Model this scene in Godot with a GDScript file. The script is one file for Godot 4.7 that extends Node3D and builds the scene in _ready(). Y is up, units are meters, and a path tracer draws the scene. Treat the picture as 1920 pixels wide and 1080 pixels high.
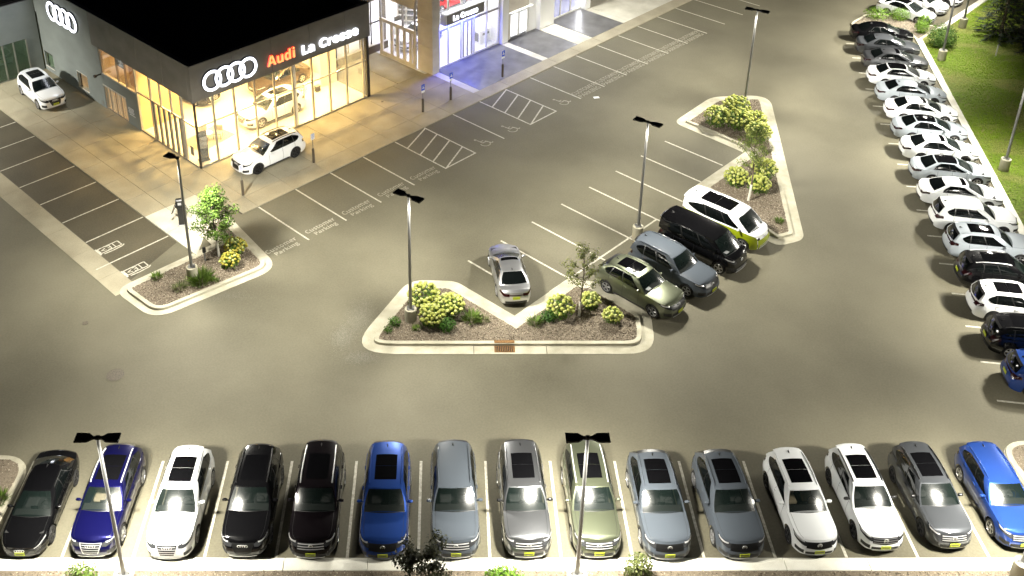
extends Node3D

# ---------------------------------------------------------------- frame of the buildings and the angled rows (45 degrees to the front row)
var SITE := Transform3D(Basis(Vector3.UP, PI / 4), Vector3(-15.82, 0, -59.75))
const WARM := Color(1.0, 0.982, 0.93)
var M := {}          # materials by name
var rng := RandomNumberGenerator.new()
var meshes := {}     # shared meshes by key


func _ready():
	rng.seed = 7
	var cam := Camera3D.new()
	cam.name = "camera"
	cam.projection = Camera3D.PROJECTION_FRUSTUM      # the photograph is a crop, so the lens is shifted
	cam.near = 1.0
	cam.far = 600.0
	cam.size = 1080.0 / 2019.2
	cam.frustum_offset = Vector2((960.0 - 836.0) / 2019.2, -(540.0 - 150.0) / 2019.2)
	cam.position = Vector3(0, 36.156, 0)
	cam.rotation = Vector3(-deg_to_rad(26.424), 0, 0)
	add_child(cam)
	cam.current = true
	var we := WorldEnvironment.new()
	we.name = "world_environment"
	var e := Environment.new()
	e.background_mode = Environment.BG_SKY
	var sky := Sky.new()
	var sm := ProceduralSkyMaterial.new()
	sm.sky_top_color = Color(0.010, 0.012, 0.020)
	sm.sky_horizon_color = Color(0.03, 0.03, 0.035)
	sm.ground_bottom_color = Color(0.01, 0.01, 0.01)
	sm.ground_horizon_color = Color(0.03, 0.03, 0.035)
	sm.sun_angle_max = 1.0
	sky.sky_material = sm
	e.sky = sky
	e.background_energy_multiplier = 1.0
	e.tonemap_mode = Environment.TONE_MAPPER_LINEAR
	e.tonemap_exposure = 2.3
	e.sdfgi_enabled = true
	e.ssao_enabled = true
	e.ssil_enabled = true
	we.environment = e
	add_child(we)
	materials()
	ground()
	markings()
	islands()
	showroom()
	second_dealership()
	lamps()
	cars()
	street_things()
	planting()


# ---------------------------------------------------------------- mesh helpers
class MB:
	var v := PackedVector3Array()
	var n := PackedVector3Array()
	func tri(a: Vector3, b: Vector3, c: Vector3, na: Vector3, nb: Vector3, nc: Vector3):
		if (b - a).cross(c - a).dot(na + nb + nc) > 0.0:      # clockwise seen from the front
			v.append_array(PackedVector3Array([a, c, b])); n.append_array(PackedVector3Array([na, nc, nb]))
		else:
			v.append_array(PackedVector3Array([a, b, c])); n.append_array(PackedVector3Array([na, nb, nc]))
	func quad(a: Vector3, b: Vector3, c: Vector3, d: Vector3, out: Vector3):
		var k := (c - a).cross(d - b).normalized()
		if k.dot(out) < 0.0:
			k = -k
		tri(a, b, c, k, k, k)
		tri(a, c, d, k, k, k)
	func box(c: Vector3, s: Vector3, bs := Basis(), bevel := 0.0):
		var h := s * 0.5
		if bevel <= 0.0:
			for ax in 3:
				for sg in [-1.0, 1.0]:
					var o := Vector3(); o[ax] = sg
					var p := Vector3(); p[(ax + 1) % 3] = 1.0
					var q := Vector3(); q[(ax + 2) % 3] = 1.0
					var a := c + bs * (h * (o - p - q)); var b := c + bs * (h * (o + p - q))
					var d := c + bs * (h * (o + p + q)); var f := c + bs * (h * (o - p + q))
					quad(a, b, d, f, bs * o)
			return
		var g := h - Vector3.ONE * bevel
		for ax in 3:
			for sg in [-1.0, 1.0]:
				var o := Vector3(); o[ax] = sg
				var p := Vector3(); p[(ax + 1) % 3] = 1.0
				var q := Vector3(); q[(ax + 2) % 3] = 1.0
				var m := o * h[ax]
				var gp := p * g[(ax + 1) % 3]; var gq := q * g[(ax + 2) % 3]
				quad(c + bs * (m - gp - gq), c + bs * (m + gp - gq), c + bs * (m + gp + gq), c + bs * (m - gp + gq), bs * o)
				for sp in [-1.0, 1.0]:     # the bevel between this face and the one across p
					if ax < (ax + 1) % 3 or ax == 2:
						var e1: Vector3 = o * h[ax] + p * sp * g[(ax + 1) % 3]
						var e2: Vector3 = o * g[ax] + p * sp * h[(ax + 1) % 3]
						quad(c + bs * (e1 - gq), c + bs * (e1 + gq), c + bs * (e2 + gq), c + bs * (e2 - gq), bs * (o + p * sp))
	func tube(pts: PackedVector3Array, radii: PackedFloat32Array, sides := 8, caps := true):
		var rings: Array = []
		var side := Vector3(0, 0, 1)
		for i in pts.size():
			var d := (pts[mini(i + 1, pts.size() - 1)] - pts[maxi(i - 1, 0)]).normalized()
			if absf(d.dot(side)) > 0.9:
				side = Vector3(1, 0, 0)
			var x := d.cross(side).normalized(); var y := x.cross(d).normalized()
			var ring := PackedVector3Array()
			for k in sides:
				var t := TAU * k / sides
				ring.append(x * cos(t) + y * sin(t))
			rings.append(ring)
		for i in pts.size() - 1:
			for k in sides:
				var l := (k + 1) % sides
				var n0: Vector3 = rings[i][k]; var n1: Vector3 = rings[i][l]; var m0: Vector3 = rings[i + 1][k]; var m1: Vector3 = rings[i + 1][l]
				var a := pts[i] + n0 * radii[i]; var b := pts[i] + n1 * radii[i]
				var c := pts[i + 1] + m1 * radii[i + 1]; var d := pts[i + 1] + m0 * radii[i + 1]
				tri(a, b, c, n0, n1, m1); tri(a, c, d, n0, m1, m0)
		if caps:
			for e in [0, pts.size() - 1]:
				var dir := (pts[0] - pts[1]).normalized() if e == 0 else (pts[e] - pts[e - 1]).normalized()
				for k in sides:
					tri(pts[e], pts[e] + rings[e][k] * radii[e], pts[e] + rings[e][(k + 1) % sides] * radii[e], dir, dir, dir)
	func lathe(prof: PackedVector2Array, sides: int, xf := Transform3D()):      # (radius, height) turned about y
		for i in prof.size() - 1:
			var p := prof[i]; var q := prof[i + 1]
			var s2 := Vector2(q.y - p.y, p.x - q.x).normalized()
			for k in sides:
				var t0 := TAU * k / sides; var t1 := TAU * (k + 1) / sides
				var r0 := Vector3(cos(t0), 0, sin(t0)); var r1 := Vector3(cos(t1), 0, sin(t1))
				var n0 := xf.basis * (r0 * s2.x + Vector3.UP * s2.y); var n1 := xf.basis * (r1 * s2.x + Vector3.UP * s2.y)
				var a := xf * (r0 * p.x + Vector3.UP * p.y); var b := xf * (r1 * p.x + Vector3.UP * p.y)
				var c := xf * (r1 * q.x + Vector3.UP * q.y); var d := xf * (r0 * q.x + Vector3.UP * q.y)
				tri(a, b, c, n0, n1, n1); tri(a, c, d, n0, n1, n0)
	# a curved sheet: f(a, b) over the values in A and B, faces turned away from ref, lifted by off
	func surf(f: Callable, A: PackedFloat32Array, Bv: PackedFloat32Array, ref: Vector3, off := 0.0):
		var na := A.size(); var nb := Bv.size()
		var p := PackedVector3Array(); p.resize(na * nb)
		for i in na:
			for j in nb:
				p[i * nb + j] = f.call(A[i], Bv[j])
		var nn := PackedVector3Array(); nn.resize(na * nb)
		for i in na:
			for j in nb:
				var da := p[mini(i + 1, na - 1) * nb + j] - p[maxi(i - 1, 0) * nb + j]
				var db := p[i * nb + mini(j + 1, nb - 1)] - p[i * nb + maxi(j - 1, 0)]
				var k := da.cross(db).normalized()
				if k.dot(p[i * nb + j] - ref) < 0.0:
					k = -k
				nn[i * nb + j] = k
		if off != 0.0:
			for i in p.size():
				p[i] += nn[i] * off
		for i in na - 1:
			for j in nb - 1:
				var a := i * nb + j; var b := a + nb; var c := b + 1; var d := a + 1
				tri(p[a], p[b], p[c], nn[a], nn[b], nn[c]); tri(p[a], p[c], p[d], nn[a], nn[c], nn[d])
	func prism(poly: PackedVector2Array, y0: float, y1: float, lip := 0.0):      # poly in x, z
		var idx := Geometry2D.triangulate_polygon(poly)
		for i in range(0, idx.size(), 3):
			var a := poly[idx[i]]; var b := poly[idx[i + 1]]; var c := poly[idx[i + 2]]
			tri(Vector3(a.x, y1, a.y), Vector3(b.x, y1, b.y), Vector3(c.x, y1, c.y), Vector3.UP, Vector3.UP, Vector3.UP)
		var turn := -1.0 if Geometry2D.is_polygon_clockwise(poly) else 1.0
		for i in poly.size():
			var a := poly[i]; var b := poly[(i + 1) % poly.size()]
			var o := Vector3(b.y - a.y, 0, a.x - b.x).normalized() * turn
			var k := o * lip
			quad(Vector3(a.x, y0, a.y) + k, Vector3(b.x, y0, b.y) + k, Vector3(b.x, y1, b.y), Vector3(a.x, y1, a.y), o + Vector3.UP * 0.01)
	func mesh() -> ArrayMesh:
		var arr := []
		arr.resize(Mesh.ARRAY_MAX)
		arr[Mesh.ARRAY_VERTEX] = v
		arr[Mesh.ARRAY_NORMAL] = n
		var m := ArrayMesh.new()
		m.add_surface_from_arrays(Mesh.PRIMITIVE_TRIANGLES, arr)
		return m


func lin(a: float, b: float, n: int) -> PackedFloat32Array:
	var r := PackedFloat32Array()
	for i in n + 1:
		r.append(lerpf(a, b, float(i) / n))
	return r


func thing(called: String, label: String, category: String, at := Vector3.ZERO, turn := 0.0, group := "") -> Node3D:
	var o := Node3D.new()
	o.name = called
	tag(o, label, category, group)
	o.position = at
	o.rotation.y = turn
	add_child(o, true)
	return o


func tag(o: Node3D, label: String, category: String, group := ""):
	o.set_meta("label", label)
	o.set_meta("category", category)
	if group != "":
		o.set_meta("group", group)


func structure(called: String, label: String, at := Vector3.ZERO, turn := 0.0) -> Node3D:
	var o := Node3D.new()
	o.name = called
	o.set_meta("kind", "structure")
	o.set_meta("label", label)
	o.position = at
	o.rotation.y = turn
	add_child(o, true)
	return o


func obj(called: String, shape, m: Material, parent: Node, at := Vector3.ZERO, label := "") -> MeshInstance3D:
	var o := MeshInstance3D.new()
	o.name = called
	o.mesh = shape.mesh() if shape is MB else shape
	o.material_override = m
	o.position = at
	if label != "":
		o.set_meta("label", label)
	parent.add_child(o, true)
	return o


func bx(c: Vector3, s: Vector3, bevel := 0.0) -> MB:
	var b := MB.new()
	b.box(c, s, Basis(), bevel)
	return b


func span(x0: float, x1: float, y0: float, y1: float, z0: float, z1: float, bevel := 0.0) -> MB:
	return bx(Vector3(x0 + x1, y0 + y1, z0 + z1) * 0.5, Vector3(absf(x1 - x0), absf(y1 - y0), absf(z1 - z0)), bevel)


func scatter(called: String, shape: Mesh, m: Material, places: Array, tints: Array, parent: Node) -> MultiMeshInstance3D:
	var mm := MultiMesh.new()
	mm.transform_format = MultiMesh.TRANSFORM_3D
	mm.use_colors = true
	mm.mesh = shape
	mm.instance_count = places.size()
	for i in places.size():
		mm.set_instance_transform(i, places[i])
		mm.set_instance_color(i, tints[i])
	var o := MultiMeshInstance3D.new()
	o.name = called
	o.multimesh = mm
	o.material_override = m
	o.set_meta("kind", "stuff")
	parent.add_child(o, true)
	return o


# ---------------------------------------------------------------- materials
func flat_mat(called: String, r: float, g: float, b: float, rough := 0.8, metal := 0.0) -> StandardMaterial3D:
	var m := StandardMaterial3D.new()
	m.resource_name = called
	m.albedo_color = Color(r, g, b).linear_to_srgb()
	m.roughness = rough
	m.metallic = metal
	M[called] = m
	return m


func noise_tex(size: int, seed_: int, layers: Array, lo: Color, hi: Color, gamma := 1.0) -> ImageTexture:
	# layers: [frequency in periods per side, weight, octaves]; colours are linear
	var acc := PackedFloat32Array()
	acc.resize(size * size)
	var total := 0.0
	for k in layers.size():
		var ly: Array = layers[k]
		var nz := FastNoiseLite.new()
		nz.seed = seed_ + k * 17
		nz.noise_type = FastNoiseLite.TYPE_SIMPLEX_SMOOTH
		nz.frequency = float(ly[0]) / size
		nz.fractal_type = FastNoiseLite.FRACTAL_FBM if ly[2] > 1 else FastNoiseLite.FRACTAL_NONE
		nz.fractal_octaves = ly[2]
		var bytes := nz.get_seamless_image(size, size, false, false, 0.15, true).get_data()
		var w: float = ly[1]
		total += w
		for i in acc.size():
			acc[i] += bytes[i] * w
	var lut: Array[PackedByteArray] = []
	for i in 256:
		var t := pow(clampf((i / 255.0 - 0.5) * 1.7 + 0.5, 0, 1), gamma)
		var c := lo.lerp(hi, t).linear_to_srgb()
		lut.append(PackedByteArray([clampi(int(c.r * 255 + 0.5), 0, 255), clampi(int(c.g * 255 + 0.5), 0, 255), clampi(int(c.b * 255 + 0.5), 0, 255)]))
	var out := PackedByteArray()
	out.resize(size * size * 3)
	for i in acc.size():
		var c := lut[clampi(int(acc[i] / total), 0, 255)]
		out[i * 3] = c[0]; out[i * 3 + 1] = c[1]; out[i * 3 + 2] = c[2]
	return ImageTexture.create_from_image(Image.create_from_data(size, size, false, Image.FORMAT_RGB8, out))


func ground_mat(called: String, tex: Texture2D, metres: float, rough: float) -> StandardMaterial3D:
	var m := StandardMaterial3D.new()
	m.resource_name = called
	m.albedo_texture = tex
	m.roughness = rough
	m.uv1_triplanar = true
	m.uv1_world_triplanar = true
	m.uv1_scale = Vector3.ONE / metres
	M[called] = m
	return m


func glow(called: String, c: Color, energy: float) -> StandardMaterial3D:
	var m := flat_mat(called, 0.8, 0.8, 0.8, 0.5)
	m.emission_enabled = true
	m.emission = c
	m.emission_energy_multiplier = energy
	return m


func pane(called: String, c: Color, alpha: float) -> StandardMaterial3D:
	var m := StandardMaterial3D.new()
	m.resource_name = called
	m.albedo_color = Color(c.r, c.g, c.b, alpha)
	m.transparency = BaseMaterial3D.TRANSPARENCY_ALPHA
	m.roughness = 0.03
	M[called] = m
	return m


func paint(called: String, r: float, g: float, b: float, metal: float, rough: float) -> StandardMaterial3D:
	var m := flat_mat(called, r, g, b, rough, metal)
	m.clearcoat_enabled = true
	m.clearcoat = 1.0
	m.clearcoat_roughness = 0.04
	m.metallic_specular = 0.15 if metal < 0.5 else 0.5
	return m


func materials():
	ground_mat("asphalt", noise_tex(1024, 3, [[4, 1.3, 4], [60, 0.12, 2], [330, 0.7, 2]], Color(0.089, 0.0805, 0.0515), Color(0.148, 0.136, 0.092)), 41.0, 0.82)
	ground_mat("asphalt_stall", noise_tex(512, 31, [[4, 0.8, 4], [160, 0.9, 2]], Color(0.048, 0.041, 0.025), Color(0.086, 0.075, 0.046)), 18.0, 0.82)
	ground_mat("concrete", noise_tex(512, 5, [[4, 1.0, 4], [120, 0.6, 2]], Color(0.245, 0.218, 0.150), Color(0.36, 0.33, 0.235)), 13.0, 0.85)
	ground_mat("kerb_concrete", noise_tex(512, 9, [[6, 1.0, 4], [140, 0.6, 2]], Color(0.33, 0.31, 0.225), Color(0.52, 0.49, 0.385)), 7.0, 0.85)
	ground_mat("white_kerb", noise_tex(512, 10, [[6, 1.0, 4], [140, 0.6, 2]], Color(0.62, 0.60, 0.51), Color(0.80, 0.79, 0.70)), 7.0, 0.85)
	ground_mat("pale_concrete", noise_tex(512, 12, [[4, 1.0, 4], [120, 0.4, 2]], Color(0.42, 0.40, 0.32), Color(0.58, 0.56, 0.47)), 9.0, 0.8)
	ground_mat("dark_pad", noise_tex(512, 15, [[5, 1.0, 4], [90, 0.4, 2]], Color(0.075, 0.075, 0.076), Color(0.135, 0.135, 0.136)), 7.0, 0.32)
	ground_mat("mulch", noise_tex(512, 20, [[30, 0.6, 3], [130, 1.0, 2]], Color(0.085, 0.068, 0.046), Color(0.26, 0.215, 0.155)), 5.0, 0.95)
	ground_mat("lawn", noise_tex(512, 24, [[7, 1.0, 4], [90, 0.6, 2]], Color(0.075, 0.125, 0.005), Color(0.16, 0.165, 0.04)), 17.0, 0.95)
	ground_mat("forest_floor", noise_tex(512, 27, [[9, 1.0, 4], [110, 0.7, 2]], Color(0.012, 0.010, 0.006), Color(0.05, 0.035, 0.02)), 12.0, 0.95)
	ground_mat("dust", noise_tex(256, 28, [[6, 1.0, 4], [70, 0.6, 2]], Color(0.16, 0.14, 0.095), Color(0.27, 0.245, 0.18)), 3.0, 0.95)
	ground_mat("line_paint", noise_tex(512, 33, [[30, 1.0, 4], [170, 0.8, 2]], Color(0.27, 0.25, 0.19), Color(0.66, 0.64, 0.54)), 6.0, 0.7)
	ground_mat("faint_paint", noise_tex(512, 35, [[40, 1.0, 4], [170, 0.9, 2]], Color(0.20, 0.185, 0.14), Color(0.42, 0.40, 0.32)), 6.0, 0.75)
	flat_mat("joint", 0.06, 0.05, 0.035, 0.95)
	flat_mat("drain_hole", 0.006, 0.005, 0.004, 0.9)
	ground_mat("rust", noise_tex(256, 38, [[12, 1.0, 4], [60, 0.6, 2]], Color(0.11, 0.050, 0.012), Color(0.27, 0.14, 0.04)), 1.2, 0.8)
	ground_mat("iron", noise_tex(128, 39, [[12, 1.0, 3]], Color(0.06, 0.05, 0.035), Color(0.12, 0.10, 0.07)), 1.0, 0.7)
	# buildings
	ground_mat("fascia", noise_tex(512, 41, [[5, 1.0, 4], [80, 0.3, 2]], Color(0.14, 0.13, 0.115), Color(0.20, 0.19, 0.17)), 8.0, 0.42)
	ground_mat("grey_wall", noise_tex(512, 43, [[4, 1.0, 4], [90, 0.3, 2]], Color(0.20, 0.225, 0.215), Color(0.275, 0.305, 0.295)), 9.0, 0.6)
	flat_mat("roof_membrane", 0.012, 0.012, 0.014, 0.9)
	flat_mat("coping", 0.10, 0.10, 0.10, 0.4, 0.3)
	flat_mat("dark_frame", 0.03, 0.028, 0.025, 0.4, 0.3)
	flat_mat("alloy_frame", 0.36, 0.35, 0.32, 0.35, 0.6)
	flat_mat("bar_frame", 0.20, 0.19, 0.165, 0.5, 0.2)
	flat_mat("white_sill", 0.62, 0.61, 0.56, 0.5)
	ground_mat("tan_wall", noise_tex(256, 45, [[5, 1.0, 4]], Color(0.46, 0.42, 0.35), Color(0.56, 0.52, 0.44)), 6.0, 0.6)
	flat_mat("white_wall", 0.74, 0.74, 0.72, 0.6)
	flat_mat("cream_wall", 0.70, 0.64, 0.50, 0.7)
	flat_mat("cream_floor", 0.70, 0.65, 0.52, 0.22)
	flat_mat("white_floor", 0.66, 0.66, 0.66, 0.25)
	flat_mat("amber_wall", 0.55, 0.36, 0.15, 0.6)
	flat_mat("green_floor", 0.05, 0.07, 0.045, 0.25)
	flat_mat("brown_wall", 0.09, 0.07, 0.05, 0.7)
	pane("clear_pane", Color(0.92, 0.95, 0.93), 0.06)
	pane("green_pane", Color(0.45, 0.55, 0.45), 0.45)
	pane("blue_pane", Color(0.72, 0.74, 0.95), 0.45)
	var wp := pane("windscreen", Color(0.10, 0.14, 0.13), 0.42)
	wp.metallic_specular = 0.5
	wp.roughness = 0.2
	glow("white_glow", Color(0.93, 0.95, 1.0), 1.8)
	glow("red_glow", Color(1.0, 0.06, 0.02), 0.8)
	glow("letter_core", Color(1.0, 0.50, 0.05), 0.9)
	glow("lens_glow", WARM, 55.0)
	glow("ceiling_glow", Color(1.0, 0.86, 0.58), 8.0)
	glow("cool_glow", Color(0.95, 0.96, 1.0), 8.0)
	glow("blue_glow", Color(0.18, 0.22, 1.0), 3.0)
	flat_mat("sign_back", 0.03, 0.03, 0.032, 0.4)
	flat_mat("sign_blue", 0.03, 0.08, 0.5, 0.5)
	flat_mat("sign_white", 0.75, 0.76, 0.78, 0.5)
	# street things
	flat_mat("galvanised", 0.24, 0.24, 0.235, 0.42, 0.6)
	flat_mat("black_metal", 0.008, 0.008, 0.008, 0.5)
	flat_mat("bronze_post", 0.075, 0.06, 0.04, 0.6)
	flat_mat("charger_black", 0.012, 0.012, 0.012, 0.35)
	flat_mat("charger_grey", 0.3, 0.3, 0.3, 0.5)
	# vehicles
	paint("white", 0.80, 0.82, 0.83, 0.0, 0.4)
	paint("pearl", 0.38, 0.42, 0.46, 0.15, 0.35)
	paint("silver", 0.44, 0.445, 0.455, 0.85, 0.34)
	paint("steel", 0.165, 0.17, 0.178, 0.85, 0.34)
	paint("slate", 0.072, 0.084, 0.10, 0.0, 0.4)
	paint("grey", 0.058, 0.062, 0.068, 0.3, 0.35)
	paint("graphite", 0.13, 0.135, 0.145, 0.8, 0.32)
	paint("black", 0.0035, 0.0035, 0.004, 0.0, 0.3)
	paint("plum", 0.006, 0.0045, 0.0055, 0.2, 0.3)
	paint("navy", 0.003, 0.003, 0.032, 0.3, 0.3)
	paint("blue", 0.016, 0.046, 0.20, 0.25, 0.32)
	paint("sage", 0.118, 0.13, 0.085, 0.7, 0.34)
	paint("lime", 0.24, 0.29, 0.01, 0.1, 0.35)
	paint("brown", 0.09, 0.06, 0.035, 0.6, 0.35)
	paint("red", 0.50, 0.015, 0.02, 0.1, 0.3)
	var gl := flat_mat("tinted_glass", 0.003, 0.004, 0.004, 0.08)
	gl.metallic_specular = 0.6
	var rf := flat_mat("roof_glass", 0.003, 0.003, 0.0035, 0.05)
	rf.metallic_specular = 0.5
	flat_mat("black_trim", 0.010, 0.010, 0.010, 0.35)
	flat_mat("black_plastic", 0.02, 0.02, 0.02, 0.7)
	flat_mat("tyre", 0.012, 0.012, 0.012, 0.85)
	flat_mat("chrome", 0.70, 0.70, 0.70, 0.32, 0.55)
	flat_mat("rim_silver", 0.45, 0.45, 0.46, 0.3, 0.8)
	flat_mat("rim_dark", 0.03, 0.03, 0.032, 0.35, 0.5)
	flat_mat("lamp_glass", 0.035, 0.036, 0.038, 0.08, 0.0)
	flat_mat("tail_red", 0.022, 0.002, 0.003, 0.15)
	flat_mat("plate_lime", 0.42, 0.50, 0.01, 0.5)
	flat_mat("cabin_dark", 0.012, 0.013, 0.012, 0.8)
	flat_mat("cabin_grey", 0.03, 0.032, 0.031, 0.8)
	flat_mat("cabin_beige", 0.34, 0.29, 0.19, 0.8)
	# plants
	for a in [["leaf", 0.6], ["flower", 0.5], ["stone", 0.0], ["blade", 0.4]]:
		var m := flat_mat(a[0], 1, 1, 1, 0.7)
		m.vertex_color_use_as_albedo = true
		if a[1] > 0.0:
			m.backlight_enabled = true
			m.backlight = Color(a[1], a[1], a[1]) * 0.6
	flat_mat("bark", 0.11, 0.085, 0.06, 0.9)
	flat_mat("trunk_wrap", 0.62, 0.60, 0.52, 0.8)
	flat_mat("flower_head", 0.37, 0.40, 0.085, 0.8)
	flat_mat("flower_head_pale", 0.46, 0.49, 0.16, 0.8)
	flat_mat("flower_head_gold", 0.33, 0.29, 0.035, 0.8)


# ---------------------------------------------------------------- setting: ground, pavement, markings, islands
func poly(pts: Array) -> PackedVector2Array:
	var r := PackedVector2Array()
	for p in pts:
		r.append(Vector2(p[0], p[1]))
	return r


func rounded(pts: Array, steps := 8) -> PackedVector2Array:      # [x, z, corner radius]
	var r := PackedVector2Array()
	for i in pts.size():
		var p := Vector2(pts[i][0], pts[i][1])
		var rad: float = pts[i][2]
		if rad <= 0.0:
			r.append(p)
			continue
		var a: Array = pts[(i + pts.size() - 1) % pts.size()]
		var b: Array = pts[(i + 1) % pts.size()]
		var da := (Vector2(a[0], a[1]) - p); var db := (Vector2(b[0], b[1]) - p)
		var half := absf(da.angle_to(db)) * 0.5
		var l := minf(rad / tan(half), minf(da.length(), db.length()) * 0.48)
		var s := p + da.normalized() * l; var t := p + db.normalized() * l
		for k in steps + 1:
			var u := float(k) / steps
			r.append(s.lerp(p, u).lerp(p.lerp(t, u), u))
	return r


func inset(p: PackedVector2Array, d: float) -> PackedVector2Array:
	return Geometry2D.offset_polygon(p, -d, Geometry2D.JOIN_MITER)[0]


func site(x: float, z: float) -> Vector2:
	var p := SITE * Vector3(x, 0, z)
	return Vector2(p.x, p.z)


func site_poly(pts: Array) -> PackedVector2Array:
	var r := PackedVector2Array()
	for p in pts:
		r.append(site(p[0], p[1]))
	return r


func sheet(called: String, p: PackedVector2Array, y: float, m: Material, parent: Node, thick := 0.0) -> MeshInstance3D:
	var b := MB.new()
	b.prism(p, y - maxf(thick, 0.004), y)
	return obj(called, b, m, parent)


func ground():
	var g := structure("ground", "asphalt of the car park running out to the horizon")
	sheet("asphalt", poly([[-300, 60], [300, 60], [300, -340], [-300, -340]]), 0.0, M.asphalt, g, 0.3)
	# darker, newer asphalt in the stalls along both sides of the showroom
	var st := structure("stall_pavement", "darker asphalt in the stalls beside the showroom")
	sheet("asphalt_bay", site_poly([[-9.3, -30], [-5.55, -30], [-5.55, 5.9], [-9.3, 7.2]]), 0.004, M.asphalt_stall, st)
	# concrete edge strip along the left stalls
	var ds := structure("gutter_strip", "concrete gutter strip along the outer edge of the left stalls")
	for k in 13:
		var z := -30.0 + k * 3.0
		var z2: float = minf(z + 2.985, 7.9)
		sheet("concrete_panel", site_poly([[-10.62, z], [-9.34, z], [-9.34, z2], [-10.62, z2]]), 0.012, M.concrete, ds)
	# walkway round the showroom, laid in panels with open joints
	var w := structure("pavement", "concrete walkway round the front and left side of the showroom")
	sheet("bedding", site_poly([[-5.5, -21.2], [0.4, -21.2], [0.4, 0.4], [80, 0.4], [80, 6.15], [-1.2, 6.15], [-1.2, 4.7], [-5.5, 4.7]]), 0.035, M.joint, w, 0.03)
	var gap := 0.012
	var rows := [[-5.52, -4.05], [-4.05, -2.0], [-2.0, 0.05]]
	for k in 8:
		var z := -21.2 + k * 2.65
		for c in 3:
			var b := MB.new()
			b.prism(site_poly([[rows[c][0] + gap, z + gap], [rows[c][1] - gap, z + gap], [rows[c][1] - gap, z + 2.65 - gap], [rows[c][0] + gap, z + 2.65 - gap]]), 0.0, 0.06 + 0.001 * ((k * 3 + c) % 4))
			obj("concrete_panel", b, M.concrete, w)
	var bands := [[0.0, 2.35], [2.35, 4.72], [4.72, 6.2]]
	var xs := [-5.52, -4.05, -2.0, 0.0, 2.8, 5.6, 8.4, 11.2, 14.0, 16.8, 20.2]
	for i in xs.size() - 1:
		for c in 3:
			if c == 2 and i < 2:
				continue
			if c < 2 and i >= 3 and bands[c][1] < 0.1:
				continue
			var pale: bool = i < 2 and c == 1
			var x0: float = -1.15 if c == 2 and i == 2 else xs[i]
			var b := MB.new()
			b.prism(site_poly([[x0 + gap, bands[c][0] + gap], [xs[i + 1] - gap, bands[c][0] + gap], [xs[i + 1] - gap, bands[c][1] - gap], [x0 + gap, bands[c][1] - gap]]), 0.0, 0.06 + 0.001 * ((i * 5 + c * 3) % 4))
			obj("concrete_panel", b, M.pale_concrete if pale else M.concrete, w)
	for z in [4.72]:
		var b := MB.new()
		b.prism(site_poly([[-5.5, 4.74], [-3.2, 4.74], [-2.75, 5.2], [-5.5, 7.9]]), 0.0, 0.061)
		obj("concrete_panel", b, M.pale_concrete, w)
	# recess beside the showroom
	for i in 2:
		var b := MB.new()
		b.prism(site_poly([[14.5 + i * 2.85, -5.6], [17.3 + i * 2.8, -5.6], [17.3 + i * 2.8, -0.02], [14.5 + i * 2.85, -0.02]]), 0.0, 0.06)
		obj("concrete_panel", b, M.concrete, w)
	# dark polished pads before the second dealership and the pale strips between them
	var pads := [[20.2, 20.86, 0], [20.88, 28.0, 1], [28.02, 28.7, 0], [28.72, 32.4, 1], [32.42, 34.28, 0], [34.3, 38.5, 1], [38.52, 39.2, 0], [39.22, 43, 2], [43.02, 47, 2], [47.02, 51, 2], [51.02, 56, 2], [56.02, 62, 2]]
	for p in pads:
		var b := MB.new()
		b.prism(site_poly([[p[0] + 0.006, -0.9 if p[0] < 28.5 else 0.0], [p[1] - 0.006, -0.9 if p[0] < 28.5 else 0.0], [p[1] - 0.006, 5.02], [p[0] + 0.006, 5.02]]), 0.0, 0.064)
		obj(["pale_strip", "polished_pad", "concrete_panel"][p[2]], b, [M.pale_concrete, M.dark_pad, M.pale_concrete][p[2]], w)
	for k in 15:
		var b := MB.new()
		b.prism(site_poly([[20.2 + k * 2.8 + gap, 5.035], [23.0 + k * 2.8 - gap, 5.035], [23.0 + k * 2.8 - gap, 6.2], [20.2 + k * 2.8 + gap, 6.2]]), 0.0, 0.06)
		obj("kerb_panel", b, M.concrete, w)
	sheet("walk_drain", PackedVector2Array([Vector2(-4.68, -69.19), Vector2(-4.52, -69.19), Vector2(-4.52, -69.03), Vector2(-4.68, -69.03)]), 0.068, M.iron, w)
	# kerb and gravel bed along the front row
	var fk := structure("front_kerb", "pale concrete kerb along the noses of the front row")
	for k in 26:
		var x := -46.0 + k * 3.3
		obj("kerb_block", span(x + 0.008, x + 3.292, 0.0, 0.13, -29.80, -29.27, 0.02), M.white_kerb, fk)
		obj("gutter_panel", span(x + 0.008, x + 3.292, -0.05, 0.014, -29.95, -29.802), M.white_kerb, fk)
	gravel_bed("front_gravel_bed", "gravel bed in front of the front kerb", poly([[-46, -29.265], [40, -29.265], [40, -20], [-46, -20]]), 0.10, 7000, Rect2(-19, -29.26, 43, 1.3))
	# kerb along the right row and the lawn beyond it
	var rk := structure("right_kerb", "long pale kerb at the noses of the right row")
	var a := Vector2(38.35, -80.5); var d := (Vector2(28.0, -20.5) - a).normalized(); var nn := Vector2(-d.y, d.x)
	if nn.x < 0: nn = -nn
	for k in 19:
		var p := a + d * (k * 3.2 + 0.006); var q := a + d * (k * 3.2 + 3.194)
		var b := MB.new()
		b.prism(PackedVector2Array([p, q, q + nn * 0.5, p + nn * 0.5]), 0.0, 0.13, 0.02)
		obj("kerb_block", b, M.white_kerb, rk)
	var ua := Vector2(40.9, -82.2); var ud := Vector2(0.7071, -0.7071); var un := Vector2(0.7071, 0.7071)
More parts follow.
